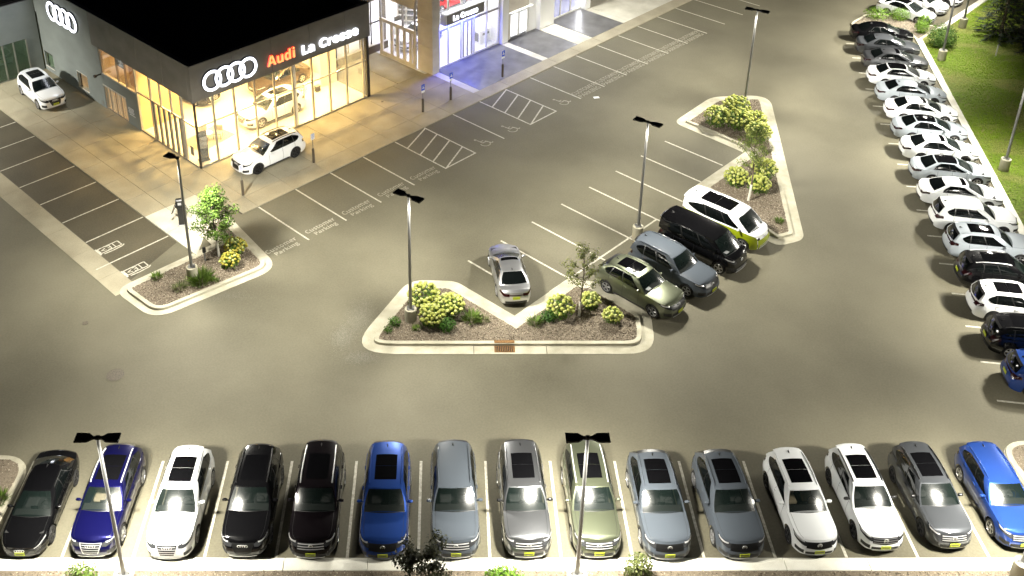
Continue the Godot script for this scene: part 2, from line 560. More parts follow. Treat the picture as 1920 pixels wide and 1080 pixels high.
	for k in 9:
		var p := ua + ud * (k * 3.2 + 0.006); var q := ua + ud * (k * 3.2 + 3.194)
		var b := MB.new()
		b.prism(PackedVector2Array([p, q, q + un * 0.5, p + un * 0.5]), 0.0, 0.13, 0.02)
		obj("kerb_block", b, M.white_kerb, rk)
	var lw := structure("lawn", "green lawn with dry patches beyond the right kerb")
	var lawn := PackedVector2Array([a + nn * 0.5, a + d * 61.0 + nn * 0.5, a + d * 61.0 + nn * 9.0, Vector2(42.5, -63), Vector2(44.6, -74), Vector2(47.5, -82), Vector2(64, -100), Vector2(61, -101.2), ua + un * 0.5 + ud * 0.4, ua + Vector2(-1.2, 0.6)])
	sheet("turf", lawn, 0.10, M.lawn, lw, 0.1)
	var ff := structure("forest_floor", "dark leaf litter under the trees beyond the lawn")
	sheet("litter_floor", PackedVector2Array([a + d * 61.0 + nn * 9.0, Vector2(42.5, -63), Vector2(44.6, -74), Vector2(47.5, -82), Vector2(64, -100), Vector2(66, -140), Vector2(140, -140), Vector2(140, -10), Vector2(40, -10)]), 0.11, M.forest_floor, ff, 0.1)
	grass(lawn, lw)
	bed_rocks()


func bed_rocks():
	# the planted end of the right row, covered with pale stone
	var p := rounded([[33.3, -82.6, 0.9], [36.0, -85.2, 1.0], [38.3, -85.4, 0.0], [41.1, -82.4, 0.0], [38.4, -79.6, 0.0], [38.0, -81.9, 0.0]])
	var k := structure("end_island_kerb", "pale kerb round the planted end of the right row")
	var b := MB.new()
	b.prism(p, 0.0, 0.13, 0.02)
	obj("kerb_ring", b, M.kerb_concrete, k)
	gravel_bed("end_gravel_bed", "pale gravel in the planted end of the right row", inset(p, 0.22), 0.142, 2600, Rect2(31, -86, 11, 8), 0.25)


var pebbles: Array = []
func pebble() -> Array:
	if pebbles.is_empty():
		for k in 3:
			var b := MB.new()
			var r := RandomNumberGenerator.new(); r.seed = 50 + k
			var pts: Array = []
			for i in 6:
				pts.append(Vector3([1, -1, 0, 0, 0, 0][i], [0, 0, 0.6, -0.6, 0, 0][i], [0, 0, 0, 0, 1, -1][i]) * r.randf_range(0.7, 1.2))
			for f in [[0, 2, 4], [4, 2, 1], [1, 2, 5], [5, 2, 0], [0, 3, 4], [4, 3, 1], [1, 3, 5], [5, 3, 0]]:
				var n: Vector3 = ((pts[f[1]] - pts[f[0]]) as Vector3).cross(pts[f[2]] - pts[f[0]]).normalized()
				if n.dot(pts[f[0]] + pts[f[1]] + pts[f[2]]) < 0: n = -n
				b.tri(pts[f[0]], pts[f[1]], pts[f[2]], n, n, n)
			pebbles.append(b.mesh())
	return pebbles


func gravel_bed(called: String, label: String, p: PackedVector2Array, y: float, count: int, box: Rect2, pale := 0.0):
	var g := structure(called, label)
	sheet("soil", p, y, M.mulch, g, 0.1)
	var places: Array = []; var tints: Array = []
	var r := RandomNumberGenerator.new(); r.seed = called.hash()
	var tries := 0
	while places.size() < count and tries < count * 6:
		tries += 1
		var q := Vector2(r.randf_range(box.position.x, box.end.x), r.randf_range(box.position.y, box.end.y))
		if not Geometry2D.is_point_in_polygon(q, p):
			continue
		var s := r.randf_range(0.022, 0.055)
		places.append(Transform3D(Basis.from_euler(Vector3(r.randf() * 6, r.randf() * 6, r.randf() * 6)).scaled(Vector3(s, s * 0.8, s)), Vector3(q.x, y + 0.012, q.y)))
		var t := r.randf()
		var c := Color(0.115, 0.088, 0.06).lerp(Color(0.47, 0.40, 0.30), t * t)
		tints.append(c.lerp(Color(0.42, 0.40, 0.33), pale))
	scatter("gravel", pebble()[0], M.stone, places, tints, g)


func grass(area: PackedVector2Array, parent: Node):
	var b := MB.new()
	for k in 5:
		var t := TAU * k / 5.0
		var d := Vector3(cos(t), 0, sin(t))
		var s := Vector3(-d.z, 0, d.x) * 0.012
		b.tri(d * 0.02 - s, d * 0.02 + s, d * 0.06 + Vector3.UP * (0.07 + 0.015 * (k % 3)), (Vector3.UP - d * 0.3).normalized(), (Vector3.UP - d * 0.3).normalized(), Vector3.UP)
	var tuft := b.mesh()
	var nz := FastNoiseLite.new(); nz.seed = 4; nz.frequency = 0.16; nz.fractal_octaves = 3
	var nw := FastNoiseLite.new(); nw.seed = 9; nw.frequency = 0.5
	var places: Array = []; var tints: Array = []
	var r := RandomNumberGenerator.new(); r.seed = 11
	var tries := 0
	while places.size() < 42000 and tries < 400000:
		tries += 1
		var q := Vector2(r.randf_range(31, 58), r.randf_range(-98, -44))
		if not Geometry2D.is_point_in_polygon(q, area):
			continue
		var dry := clampf(nz.get_noise_2d(q.x * 0.7, q.y * 1.4) * 2.2 + nw.get_noise_2d(q.x, q.y) * 0.5 - 0.02, 0, 1)
		var c := Color(0.165, 0.265, 0.004).lerp(Color(0.32, 0.31, 0.09), dry)
		var s := r.randf_range(0.7, 1.4) * (1.0 - dry * 0.35)
		places.append(Transform3D(Basis(Vector3.UP, r.randf() * TAU).scaled(Vector3(s, s, s)), Vector3(q.x, 0.10, q.y)))
		tints.append(c * r.randf_range(0.88, 1.1))
	scatter("grass", tuft, M.blade, places, tints, parent)


func stripe(b: MB, p: Vector2, q: Vector2, w := 0.11, y := 0.009):
	var d := (q - p).normalized()
	var s := Vector2(-d.y, d.x) * w * 0.5
	b.prism(PackedVector2Array([p - s, q - s, q + s, p + s]), y - 0.004, y)


func line(parent: Node, p: Vector2, q: Vector2, m: Material, w := 0.11, y := 0.009, called := "painted_line"):
	var b := MB.new()
	stripe(b, p, q, w, y)
	obj(called, b, m, parent)


func stroke(b: MB, pts: Array, w: float, y := 0.012):      # a bent painted stroke in building coordinates
	for i in pts.size() - 1:
		stripe(b, site(pts[i][0], pts[i][1]), site(pts[i + 1][0], pts[i + 1][1]), w, y + 0.0004 * (i % 2))


func arc_pts(cx: float, cz: float, r: float, a0: float, a1: float, n: int) -> Array:
	var o := []
	for i in n + 1:
		var t := lerpf(a0, a1, float(i) / n)
		o.append([cx + cos(t) * r, cz + sin(t) * r])
	return o


func flat_text(parent: Node, called: String, words: String, bold: bool, x0: float, x1: float, z_base: float, height: float, m: Material, y: float):
	var t := TextMesh.new()
	var f := SystemFont.new()
	f.font_names = PackedStringArray(["Droid Sans"])
	f.font_weight = 700 if bold else 400
	t.font = f
	t.text = words
	t.font_size = 64
	t.pixel_size = 0.01
	t.depth = 0.004
	t.curve_step = 2.0
	t.horizontal_alignment = HORIZONTAL_ALIGNMENT_LEFT
	t.vertical_alignment = VERTICAL_ALIGNMENT_BOTTOM
	var bb := t.get_aabb()
	var o := MeshInstance3D.new()
	o.name = called
	o.mesh = t
	o.material_override = m
	var sx := (x1 - x0) / bb.size.x
	var sy := height / bb.size.y
	o.transform = SITE * Transform3D(Basis(Vector3(sx, 0, 0), Vector3(0, 0, -sy), Vector3(0, 1, 0)), Vector3(x0 - bb.position.x * sx, y, z_base + bb.position.y * sy))
	parent.add_child(o, true)


func markings():
	var mk := structure("parking_markings", "white painted stall lines, words and symbols on the asphalt")
	# front row
	for i in range(-3, 15):
		if i == 13 or i == 14:
			continue
		var x := -12.45 + 2.8395 * i
		line(mk, Vector2(x, -35.02), Vector2(x + 0.05 * (i - 4) * 0.1, -29.97), M.line_paint, 0.115)
	line(mk, Vector2(-12.45 + 2.8395 * 13, -35.02), Vector2(-12.45 + 2.8395 * 13, -29.97), M.line_paint, 0.115)
	# right row, at nine degrees
	var rd := Vector2(cos(deg_to_rad(98.994)), sin(deg_to_rad(98.994)))
	var rn := Vector2(rd.y, -rd.x)
	for i in range(0, 19):
		var p := Vector2(32.43, -79.403) + rd * (2.7432 * i)
		line(mk, p, p + rn * 5.3, M.line_paint, 0.11)
	# double row in the middle, at forty-five degrees
	var md := Vector2(-0.70711, 0.70711); var me := Vector2(0.70711, 0.70711)
	for i in 8:
		var p := Vector2(14.83, -63.44) + md * (2.7432 * i)
		var far := 5.1
		if i >= 3:
			far = 10.2
		if i == 7:
			far = 4.6
		if i == 0:
			far = 4.5
		line(mk, p, p + me * far, M.line_paint, 0.11)
	line(mk, Vector2(14.83, -63.44) + md * (2.7432 * 3) + me * 5.1, Vector2(14.83, -63.44) + md * (2.7432 * 6.6) + me * 5.1, M.line_paint, 0.11, 0.0095)
	# stalls along the showroom
	var xs := [0.0, 2.84, 5.64, 8.45, 11.28, 14.06, 16.86, 19.62, 22.4, 25.17, 27.94, 30.7, 33.44, 36.2, 38.9, 41.76, 44.47, 47.3, 50.1, 52.9]
	for x in xs:
		line(mk, site(x, 6.22), site(x, 11.13), M.line_paint, 0.10, 0.011)
	for pair in [[11.28, 14.06], [19.62, 22.4]]:
		var b := MB.new()
		var l: float = pair[0]; var r: float = pair[1]
		for k in 4:
			stripe(b, site(r, 6.25 + 4.85 * [0.01, 0.25, 0.5, 0.75][k]), site(l, 6.22 + 4.9 * [0.25, 0.5, 0.75, 0.995][k]), 0.10, 0.0085)
		stripe(b, site(l, 11.08), site(r, 11.08), 0.10, 0.0085)
		obj("hatched_aisle", b, M.line_paint, mk)
	for k in 5:
		var x: float = [-2.55, 0.33, 3.15, 6.03, 8.8][k]
		flat_text(mk, "customer_lettering", "Customer", k < 2, x, x + 2.1, 10.62, 0.38, M.faint_paint, 0.008)
		flat_text(mk, "parking_lettering", "Parking", k < 2, x + 0.3, x + 1.93, 11.16, 0.44, M.faint_paint, 0.008)
	for k in 6:
		var x: float = [25.24, 28.02, 30.76, 33.47, 36.2, 38.97][k]
		flat_text(mk, "customer_lettering", "CUSTOMER", false, x, x + 2.6, 10.52, 0.42, M.faint_paint, 0.014)
		flat_text(mk, "parking_lettering", "PARKING", false, x + 0.12, x + 2.42, 11.08, 0.42, M.faint_paint, 0.014)
	for c in [[15.44, 10.5], [18.18, 10.5], [23.8, 10.45]]:
		var b := MB.new()
		var x: float = c[0]; var z: float = c[1]
		stroke(b, arc_pts(x + 0.02, z + 0.18, 0.34, -0.9, 3.6, 12), 0.07)
		stroke(b, [[x - 0.1, z - 0.5], [x - 0.06, z + 0.02], [x + 0.26, z + 0.02], [x + 0.42, z + 0.42], [x + 0.58, z + 0.36]], 0.08)
		stroke(b, [[x - 0.08, z - 0.2], [x + 0.2, z - 0.2]], 0.07)
		stroke(b, arc_pts(x - 0.14, z - 0.62, 0.07, 0, TAU, 8), 0.07)
		obj("wheelchair_symbol", b, M.faint_paint, mk)
	# charging-stall symbols: a charger drawn lying on its side, with its cord
	for z in [3.62, 6.5]:
		var b := MB.new()
		stroke(b, [[-9.2, z - 0.28], [-7.92, z - 0.28], [-7.92, z + 0.22], [-9.2, z + 0.22], [-9.2, z - 0.28]], 0.07)
		stroke(b, [[-8.28, z - 0.26], [-8.28, z + 0.2]], 0.06)
		stroke(b, [[-9.28, z - 0.36], [-9.28, z + 0.36]], 0.1)
		stroke(b, [[-8.5, z - 0.2], [-8.5, z + 0.14], [-8.72, z + 0.14]], 0.05)
		stroke(b, [[-8.5, z - 0.03], [-8.68, z - 0.03]], 0.05); stroke(b, [[-8.5, z - 0.2], [-8.72, z - 0.2]], 0.05)
		stroke(b, [[-8.8, z - 0.12], [-9.08, z - 0.02], [-8.8, z + 0.1]], 0.05)
		stroke(b, [[-9.1, z + 0.36], [-8.6, z + 0.4], [-7.95, z + 0.36], [-7.8, z + 0.26]], 0.08)
		obj("charging_symbol", b, M.line_paint, mk)
	for z in [-30.95, -28.1, -25.35, -22.6, -19.9, -17.2, -14.6, -11.76, -8.95, -6.17, -3.4, -0.6, 2.22, 5.02]:
		line(mk, site(-9.3 if z < 5 else -10.2, z), site(-5.57, z), M.line_paint, 0.09, 0.017)


func island(called: String, pts: Array, gutter: float, grav: int, box: Rect2):
	var outer := rounded(pts)
	var k := structure(called + "_kerb", "pale concrete gutter and kerb round the " + called.replace("_", " "))
	var g := MB.new()
	g.prism(outer, -0.02, 0.014)
	obj("gutter_apron", g, M.kerb_concrete, k)
	var ring := inset(outer, gutter)
	var c := MB.new()
	c.prism(ring, 0.0, 0.14, 0.03)
	obj("kerb_ring", c, M.kerb_concrete, k)
	gravel_bed(called + "_gravel_bed", "brown gravel bed inside the " + called.replace("_", " "), inset(ring, 0.24), 0.150, grav, box)


func islands():
	island("charger_island", [[-18.0, -47.15, 0.9], [-15.2, -44.65, 1.5], [-9.3, -49.2, 1.3], [-13.3, -54.7, 0.0], [-14.9, -53.1, 0.0], [-13.5, -51.4, 0.0]], 0.42, 5200, Rect2(-18, -55, 9, 11))
	island("middle_island", [[-5.0, -42.03, 1.5], [-2.0, -48.1, 1.5], [0.55, -47.95, 1.2], [3.6, -45.0, 0.0], [6.75, -48.2, 0.5], [8.2, -47.9, 0.8], [10.75, -45.1, 1.2], [10.5, -42.03, 1.6]], 0.62, 9000, Rect2(-5, -49, 16, 8))
	island("corner_island", [[15.9, -66.1, 0.8], [19.4, -69.95, 2.0], [23.75, -70.3, 1.4], [20.85, -51.9, 1.1], [19.0, -51.2, 0.8], [15.5, -57.55, 0.4], [19.8, -61.9, 0.0]], 0.62, 9000, Rect2(15, -71, 9, 20))
	# planted ends of the front row, cut by the edges of the photograph
	island("left_end_island", [[-25.0, -35.2, 0.5], [-18.1, -35.3, 1.4], [-18.5, -31.0, 0.5], [-19.5, -29.8, 0.0], [-25.0, -29.8, 0.0]], 0.05, 1500, Rect2(-24, -35.2, 6.5, 5.5))
	island("right_end_island", [[24.6, -36.1, 1.3], [32.0, -36.3, 0.5], [32.0, -29.8, 0.0], [25.2, -29.8, 0.0]], 0.05, 1200, Rect2(24, -36, 4, 6))
	# joints and a storm drain in the long front side of the middle island
	var jn := structure("gutter_joints", "dark joints across the gutter of the middle island")
	for x in [1.4, 5.05]:
		obj("joint", span(x - 0.015, x + 0.015, 0.0, 0.0185, -42.64, -42.04), M.joint, jn)
	var dr := thing("storm_drain", "rusty storm drain inlet with a slotted grate in the front kerb of the middle island", "drain", Vector3(2.95, 0, -42.66))
	obj("frame", span(-0.52, 0.52, 0.0, 0.02, -0.02, 0.52, 0.005), M.rust, dr)
	obj("hood", span(-0.52, 0.52, 0.012, 0.165, -0.26, -0.02, 0.03), M.rust, dr)
	obj("opening", span(-0.45, 0.45, 0.015, 0.024, 0.06, 0.46), M.drain_hole, dr)
	for k in 10:
		obj("grate_bar", span(-0.41 + k * 0.09, -0.37 + k * 0.09, 0.02, 0.035, 0.05, 0.47), M.rust, dr)
	# pale sand swept off the kerb by tyres at the left end of the middle island
	sand([[-4.5, -44.8, 0.8, 1.5, 3000], [-5.3, -43.3, 0.6, 1.0, 1800], [-4.2, -41.8, 1.0, 0.5, 1500], [-12.0, -46.7, 1.6, 0.5, 1200]])
	var mh := thing("manhole_cover", "round iron manhole cover in the open asphalt at the left", "manhole cover", Vector3(-16.08, 0, -40.52))
	var lb := MB.new(); lb.lathe(PackedVector2Array([Vector2(0.43, 0.0), Vector2(0.43, 0.008), Vector2(0, 0.009)]), 24)
	obj("cover", lb, M.iron, mh)
	var mr := MB.new(); mr.lathe(PackedVector2Array([Vector2(0.5, 0.0), Vector2(0.5, 0.006), Vector2(0.44, 0.006), Vector2(0.44, 0.0)]), 24)
	obj("ring", mr, M.asphalt, mh)
	var vc := thing("valve_cover", "small round iron valve cover in the asphalt below the charger island", "valve cover", Vector3(-18.7, 0, -44.41))
	var vb := MB.new(); vb.lathe(PackedVector2Array([Vector2(0.16, 0.0), Vector2(0.16, 0.01), Vector2(0, 0.011)]), 16)
	obj("cover", vb, M.iron, vc)
	var pp := MB.new()
	pp.box(Vector3(10.99, 0.012, -69.87), Vector3(0.42, 0.02, 0.26), Basis(Vector3.UP, 0.2))
	tag(obj("paper_scrap", pp, M.sign_white, self), "white scrap of paper lying in the aisle below the customer stalls", "litter")


func sand(spots: Array):
	var g := structure("swept_sand", "pale sand lying on the asphalt along the island kerbs")
	var places: Array = []; var tints: Array = []
	var r := RandomNumberGenerator.new(); r.seed = 77
	for sp in spots:
		for i in int(sp[4]):
			var s := r.randf_range(0.010, 0.024)
			places.append(Transform3D(Basis(Vector3.UP, r.randf() * TAU).scaled(Vector3(s, s * 0.12, s)), Vector3(sp[0] + r.randfn() * sp[2] * 0.5, 0.004, sp[1] + r.randfn() * sp[3] * 0.5)))
			tints.append(Color(0.155, 0.145, 0.11) * r.randf_range(0.85, 1.2))
	scatter("sand_grains", pebble()[1], M.stone, places, tints, g)


# ---------------------------------------------------------------- the showroom with the dark fascia
func holder(called: String, label: String, category: String) -> Node3D:
	var o := thing(called, label, category, SITE.origin, PI / 4)
	return o


func ring_mesh(r: float, tube_r: float) -> MB:
	var b := MB.new()
	var prof := PackedVector2Array()
	for k in 9:
		var t := TAU * k / 8.0
		prof.append(Vector2(r + cos(t) * tube_r, -sin(t) * tube_r * 0.7))
	b.lathe(prof, 40, Transform3D(Basis(Vector3.RIGHT, PI / 2), Vector3.ZERO))
	return b


func rings(called: String, label: String, at: Vector3, turn: float, r: float, power: float):
	var t := thing(called, label, "sign", at, turn)
	for i in 4:
		var x := (i - 1.5) * r * 1.46
		obj("back_ring", ring_mesh(r, r * 0.24), M.sign_back, t, Vector3(x, 0, -0.07 - 0.004 * (i % 2)))
		obj("ring", ring_mesh(r, r * 0.155), M.white_glow, t, Vector3(x, 0, 0.02 + 0.01 * (i % 2)))
	var l := AreaLight3D.new()
	l.name = "ring_light"
	l.area_size = Vector2(r * 6.0, r * 2.0)
	l.light_color = Color(0.95, 0.97, 1.0)
	l.light_energy = power
	t.add_child(l)
	l.position = Vector3(0, 0, 0.2)
	l.rotation = Vector3(0, PI, 0)


func letters(t: Node3D, words: String, x0: float, x1: float, y: float, h: float, m: Material, depth: float, z: float):
	var adv := 0.0
	var list: Array = []
	var f := SystemFont.new()
	f.font_names = PackedStringArray(["Droid Sans"])
	f.font_weight = 700
	for ch in words:
		var tm := TextMesh.new()
		tm.font = f; tm.text = ch; tm.font_size = 64; tm.pixel_size = 0.01; tm.depth = depth; tm.curve_step = 1.5
		tm.horizontal_alignment = HORIZONTAL_ALIGNMENT_LEFT
		tm.vertical_alignment = VERTICAL_ALIGNMENT_BOTTOM
		list.append([tm, adv, ch])
		adv += f.get_string_size(ch, HORIZONTAL_ALIGNMENT_LEFT, -1, 64).x * 0.01
	var sx := (x1 - x0) / adv
	var cap := f.get_ascent(64) * 0.01 * 0.72
	var sy := h / cap
	for e in list:
		if e[2] == " ":
			continue
		var o := obj("letter", e[0], m, t)
		o.transform = Transform3D(Basis(Vector3(sx, 0, 0), Vector3(0, sy, 0), Vector3(0, 0, 1)), Vector3(x0 + e[1] * sx, y - f.get_descent(64) * 0.01 * sy, z))


func downlight(parent: Node3D, at: Vector3, c: Color, energy: float, m: Material, r := 0.14):
	var b := MB.new()
	b.lathe(PackedVector2Array([Vector2(r, 0.04), Vector2(r, 0.0), Vector2(0, 0.0)]), 12)
	obj("ceiling_lamp", b, m, parent, at)
	var l := SpotLight3D.new()
	l.name = "ceiling_light"
	l.light_color = c
	l.light_energy = energy
	l.light_size = r
	l.spot_angle = 78.0
	l.spot_angle_attenuation = 0.4
	l.spot_range = 40.0
	l.spot_attenuation = 2.0
	l.shadow_enabled = true
	l.position = at + Vector3(0, -0.06, 0)
	l.rotation = Vector3(-PI / 2, 0, 0)
	parent.add_child(l, true)


func posts(s: Node3D, called: String, xs: Array, y0: float, y1: float, z: float, w: float, d: float, m: Material, along_z := false):
	for x in xs:
		if along_z:
			obj(called, span(z - d / 2, z + d / 2, y0, y1, x - w / 2, x + w / 2, 0.01), m, s)
		else:
			obj(called, span(x - w / 2, x + w / 2, y0, y1, z - d / 2, z + d / 2, 0.01), m, s)


func showroom():
	var s := holder("car_showroom", "glass-fronted showroom with dark panelled fascia, black roof and warm lit interior", "building")
	# shell
	obj("floor", span(0.08, 14.42, 0.0, 0.075, -14.0, -0.08), M.cream_floor, s)
	obj("ceiling", span(0.25, 14.3, 4.9, 5.1, -14.0, -0.3), M.white_wall, s)
	obj("roof", span(0.05, 14.5, 6.95, 7.1, -34.0, -0.05), M.roof_membrane, s)
	obj("back_wall", span(0.1, 14.4, 0.0, 6.9, -14.3, -14.0), M.cream_wall, s)
	obj("right_wall", span(14.2, 14.4, 0.0, 6.9, -14.0, -3.6), M.cream_wall, s)
	obj("partition", span(11.0, 14.2, 0.07, 4.88, -6.9, -6.7), M.white_wall, s)
	obj("partition", span(12.9, 14.2, 0.07, 4.88, -3.75, -3.6), M.cream_wall, s)
	obj("office_wall", span(0.1, 3.2, 0.07, 4.88, -7.25, -7.1), M.amber_wall, s)
	obj("office_wall", span(3.05, 3.2, 0.07, 4.88, -13.9, -7.26), M.amber_wall, s)
	# fascia panels
	var joints := [-0.15, 3.0, 6.07, 9.23, 12.31, 14.62]
	for i in 5:
		obj("fascia_panel", span(joints[i] + (0.009 if i else 0.0), joints[i + 1] - 0.009, 4.9, 7.42, -0.22, 0.15, 0.012), M.fascia, s)
		obj("coping", span(joints[i], joints[i + 1], 7.425, 7.46, -0.2, 0.17), M.coping, s)
	var zj := [-0.225, -3.2, -6.3, -9.4, -12.5, -15.6, -18.7, -21.0]
	for i in 7:
		obj("fascia_panel", span(-0.15, 0.2, 4.9, 7.42, zj[i] - 0.009, zj[i + 1] + 0.009, 0.012), M.fascia if i < 4 else M.grey_wall, s)
		obj("coping", span(-0.17, 0.18, 7.425, 7.46, zj[i], zj[i + 1]), M.coping, s)
	obj("fascia_panel", span(14.25, 14.62, 4.9, 7.42, -6.0, -0.23, 0.012), M.fascia, s)
	obj("parapet", span(14.25, 14.6, 6.0, 7.44, -34.0, -6.01), M.coping, s)
	# front glazing
	var mx := [1.4, 3.0, 4.6, 6.18, 7.72, 9.37, 10.9, 12.43, 13.97]
	var edges := [0.12] + mx + [14.3]
	posts(s, "mullion", mx, 0.07, 4.88, -0.02, 0.09, 0.17, M.alloy_frame)
	posts(s, "mullion", [7.98], 0.07, 4.88, -0.22, 0.22, 0.22, M.white_wall)
	posts(s, "corner_post", [0.05], 0.0, 4.9, -0.05, 0.12, 0.14, M.dark_frame)
	posts(s, "corner_post", [14.42], 0.0, 4.9, -0.1, 0.24, 0.3, M.dark_frame)
	for i in edges.size() - 1:
		var a: float = edges[i] + (0.046 if i else 0.0); var b: float = edges[i + 1] - 0.046
		obj("transom", span(a, b, 3.02, 3.09, -0.07, 0.03), M.alloy_frame, s)
		obj("bottom_rail", span(a, b, 0.06, 0.17, -0.07, 0.03), M.alloy_frame, s)
		obj("window_pane", span(a, b, 0.17, 3.02, -0.03, -0.018), M.clear_pane, s)
		obj("window_pane", span(a, b, 3.09, 4.88, -0.03, -0.018), M.clear_pane, s)
	obj("right_return_pane", span(14.42, 14.432, 0.15, 4.88, -3.4, -0.26), M.clear_pane, s)
	# left glazing: full height near the corner, a high strip further back
	var lz := [-1.55, -5.35, -7.15]
	posts(s, "mullion", lz, 0.07, 4.88, 0.02, 0.1, 0.17, M.alloy_frame, true)
	var le := [-0.13, -1.55, -5.35, -7.15]
	for i in 3:
		var a: float = le[i] - 0.05; var b: float = le[i + 1] + 0.05
		obj("transom", span(-0.04, 0.07, 3.02, 3.12, b, a), M.alloy_frame, s)
		obj("bottom_rail", span(-0.04, 0.07, 0.06, 0.17, b, a), M.alloy_frame, s)
		obj("window_pane", span(0.018, 0.03, 3.12, 4.88, b, a), M.clear_pane, s)
		obj("window_pane", span(0.018, 0.03, 0.17, 3.02, b, a), M.clear_pane, s)
	posts(s, "mullion", [-2.8, -4.1], 3.12, 4.88, 0.02, 0.09, 0.14, M.alloy_frame, true)
	posts(s, "door_stile", [-1.85, -2.5, -3.15, -3.8, -4.45, -5.1], 0.17, 3.02, 0.0, 0.24, 0.1, M.bar_frame, true)
	# upper strip windows
	obj("strip_sill", span(-0.06, 0.1, 2.86, 2.95, -11.75, -7.2), M.white_sill, s)
	posts(s, "mullion", [-8.45, -9.55, -11.72], 2.95, 4.88, 0.02, 0.08, 0.14, M.alloy_frame, true)
	for p in [[-8.41, -7.2], [-9.51, -8.49], [-11.68, -9.59]]:
		obj("window_pane", span(0.018, 0.03, 2.95, 4.88, p[0], p[1]), M.clear_pane, s)
	obj("strip_blind", span(0.06, 0.1, 4.2, 4.88, -9.5, -8.5), M.fascia, s)
	# solid left wall with its openings
	var wl := [[-8.76, -7.2, 0.0, 2.86], [-11.85, -8.76, 2.0, 2.86], [-14.25, -11.85, 0.0, 4.89], [-15.75, -14.25, 0.0, 0.5], [-15.75, -14.25, 1.78, 4.89], [-19.5, -15.75, 0.0, 4.89], [-20.8, -19.5, 0.0, 0.5], [-20.8, -19.5, 1.7, 4.89], [-21.0, -20.8, 0.0, 4.89]]
	for w in wl:
		obj("wall", span(-0.06, 0.2, w[2], w[3], w[0], w[1]), M.grey_wall, s)
	# entrance door, with vertical blinds behind its glass
	var d := obj("door", span(-0.02, 0.03, 0.06, 0.14, -11.82, -8.79), M.alloy_frame, s)
	obj("door_head", span(-0.09, 0.1, 1.95, 2.03, -11.87, -8.74), M.white_sill, s)
	posts(d, "stile", [-8.83, -9.55, -10.3, -11.05, -11.78], 0.14, 1.94, 0.0, 0.07, 0.06, M.alloy_frame, true)
	for k in 4:
		obj("door_pane", span(0.0, 0.012, 0.14, 1.94, -9.51 - k * 0.75, -8.87 - k * 0.75), M.clear_pane, d)
	for k in 11:
		obj("blind_slat", span(0.14, 0.16, 0.12, 1.96, -11.75 + k * 0.27, -11.6 + k * 0.27), M.cream_wall, s)
	# small windows
	for w in [[-15.75, -14.25, 0.5, 1.78, "clear_pane"], [-20.8, -19.5, 0.5, 1.7, "green_pane"]]:
		var fr := obj("window", span(-0.1, 0.02, w[2] - 0.07, w[2] - 0.005, w[0] - 0.03, w[1] + 0.03), M.white_sill, s)
		obj("lintel", span(-0.09, 0.02, w[3] - 0.05, w[3] - 0.004, w[0] + 0.002, w[1] - 0.002), M.white_sill if w[4] == "clear_pane" else M.dark_frame, fr)
		obj("frame_post", span(-0.02, 0.06, w[2], w[3] - 0.05, w[0] + 0.3, w[0] + 0.34), M.dark_frame, fr)
		obj("window_pane", span(0.05, 0.06, w[2], w[3], w[0] + 0.01, w[1] - 0.01), M[w[4]], fr)
	obj("room_wall", span(2.4, 2.5, 0.0, 4.88, -21.0, -14.35), M.amber_wall, s)
	obj("room_floor", span(0.21, 2.4, 0.0, 0.06, -21.0, -7.4), M.cream_floor, s)
	obj("room_ceiling", span(0.21, 3.0, 4.89, 5.0, -21.0, -14.35), M.white_wall, s)
	obj("wall_plate", span(-0.09, -0.06, 0.25, 0.5, -12.35, -12.2), M.alloy_frame, s)
	var br := obj("camera_bracket", span(-0.55, -0.06, 2.72, 2.8, -11.98, -11.9), M.black_metal, s)
	obj("camera_head", span(-0.62, -0.42, 2.66, 2.82, -12.06, -11.84, 0.02), M.black_metal, br)
	# little emblem and name beside the door, and lettering on the corner glass
	var em := obj("door_emblem", span(-0.075, -0.06, 0.86, 0.9, -8.5, -7.75), M.sign_white, s)
	for r in 2:
		for k in 4:
			var rb := ring_mesh(0.085, 0.018)
			var o := obj("emblem_ring", rb, M.sign_white, em, Vector3(-0.085, 1.35 - r * 0.24, -8.45 + k * 0.17))
			o.rotation.y = -PI / 2
	obj("glass_notice", span(-0.02, -0.005, 0.75, 1.4, -0.98, -0.62), M.bar_frame, s)
	# lamps in the ceiling
	for i in 5:
		for k in 3:
			downlight(s, Vector3(1.8 + i * 2.75, 4.84, -1.6 - k * 2.3), Color(1.0, 0.85, 0.57), 12.5, M.ceiling_glow)
	downlight(s, Vector3(1.6, 4.84, -9.4), Color(1.0, 0.78, 0.45), 9.0, M.ceiling_glow)
	downlight(s, Vector3(1.3, 4.8, -15.0), Color(1.0, 0.78, 0.45), 4.0, M.ceiling_glow)
	# things in the showroom
	rings("front_ring_emblem", "white glowing emblem of four linked rings on the front fascia beside the red lettering", SITE * Vector3(2.73, 6.02, 0.24), PI / 4, 0.62, 2.0)
	rings("side_ring_emblem", "white glowing emblem of four linked rings high on the grey left wall", SITE * Vector3(-0.24, 5.85, -16.35), PI / 4 - PI / 2, 0.66, 8.0)
	var red := thing("red_lettering", "glowing red and orange letters in the middle of the front fascia", "sign", SITE * Vector3(0, 0, 0.22), PI / 4)
	letters(red, "Audi", 5.62, 7.95, 5.52, 0.66, M.red_glow, 0.10, 0.0)
	letters(red, "Audi", 5.62, 7.95, 5.52, 0.66, M.letter_core, 0.02, 0.058)
	var wh := thing("white_lettering", "glowing white letters at the right end of the front fascia", "sign", SITE * Vector3(0, 0, 0.22), PI / 4)
	letters(wh, "La Crosse", 8.42, 13.5, 5.43, 0.60, M.white_glow, 0.10, 0.0)
	var to := thing("display_totem", "tall black display panel standing inside the corner glass of the showroom", "display panel", SITE * Vector3(0.75, 0.075, -0.75), PI / 4 - 0.25)
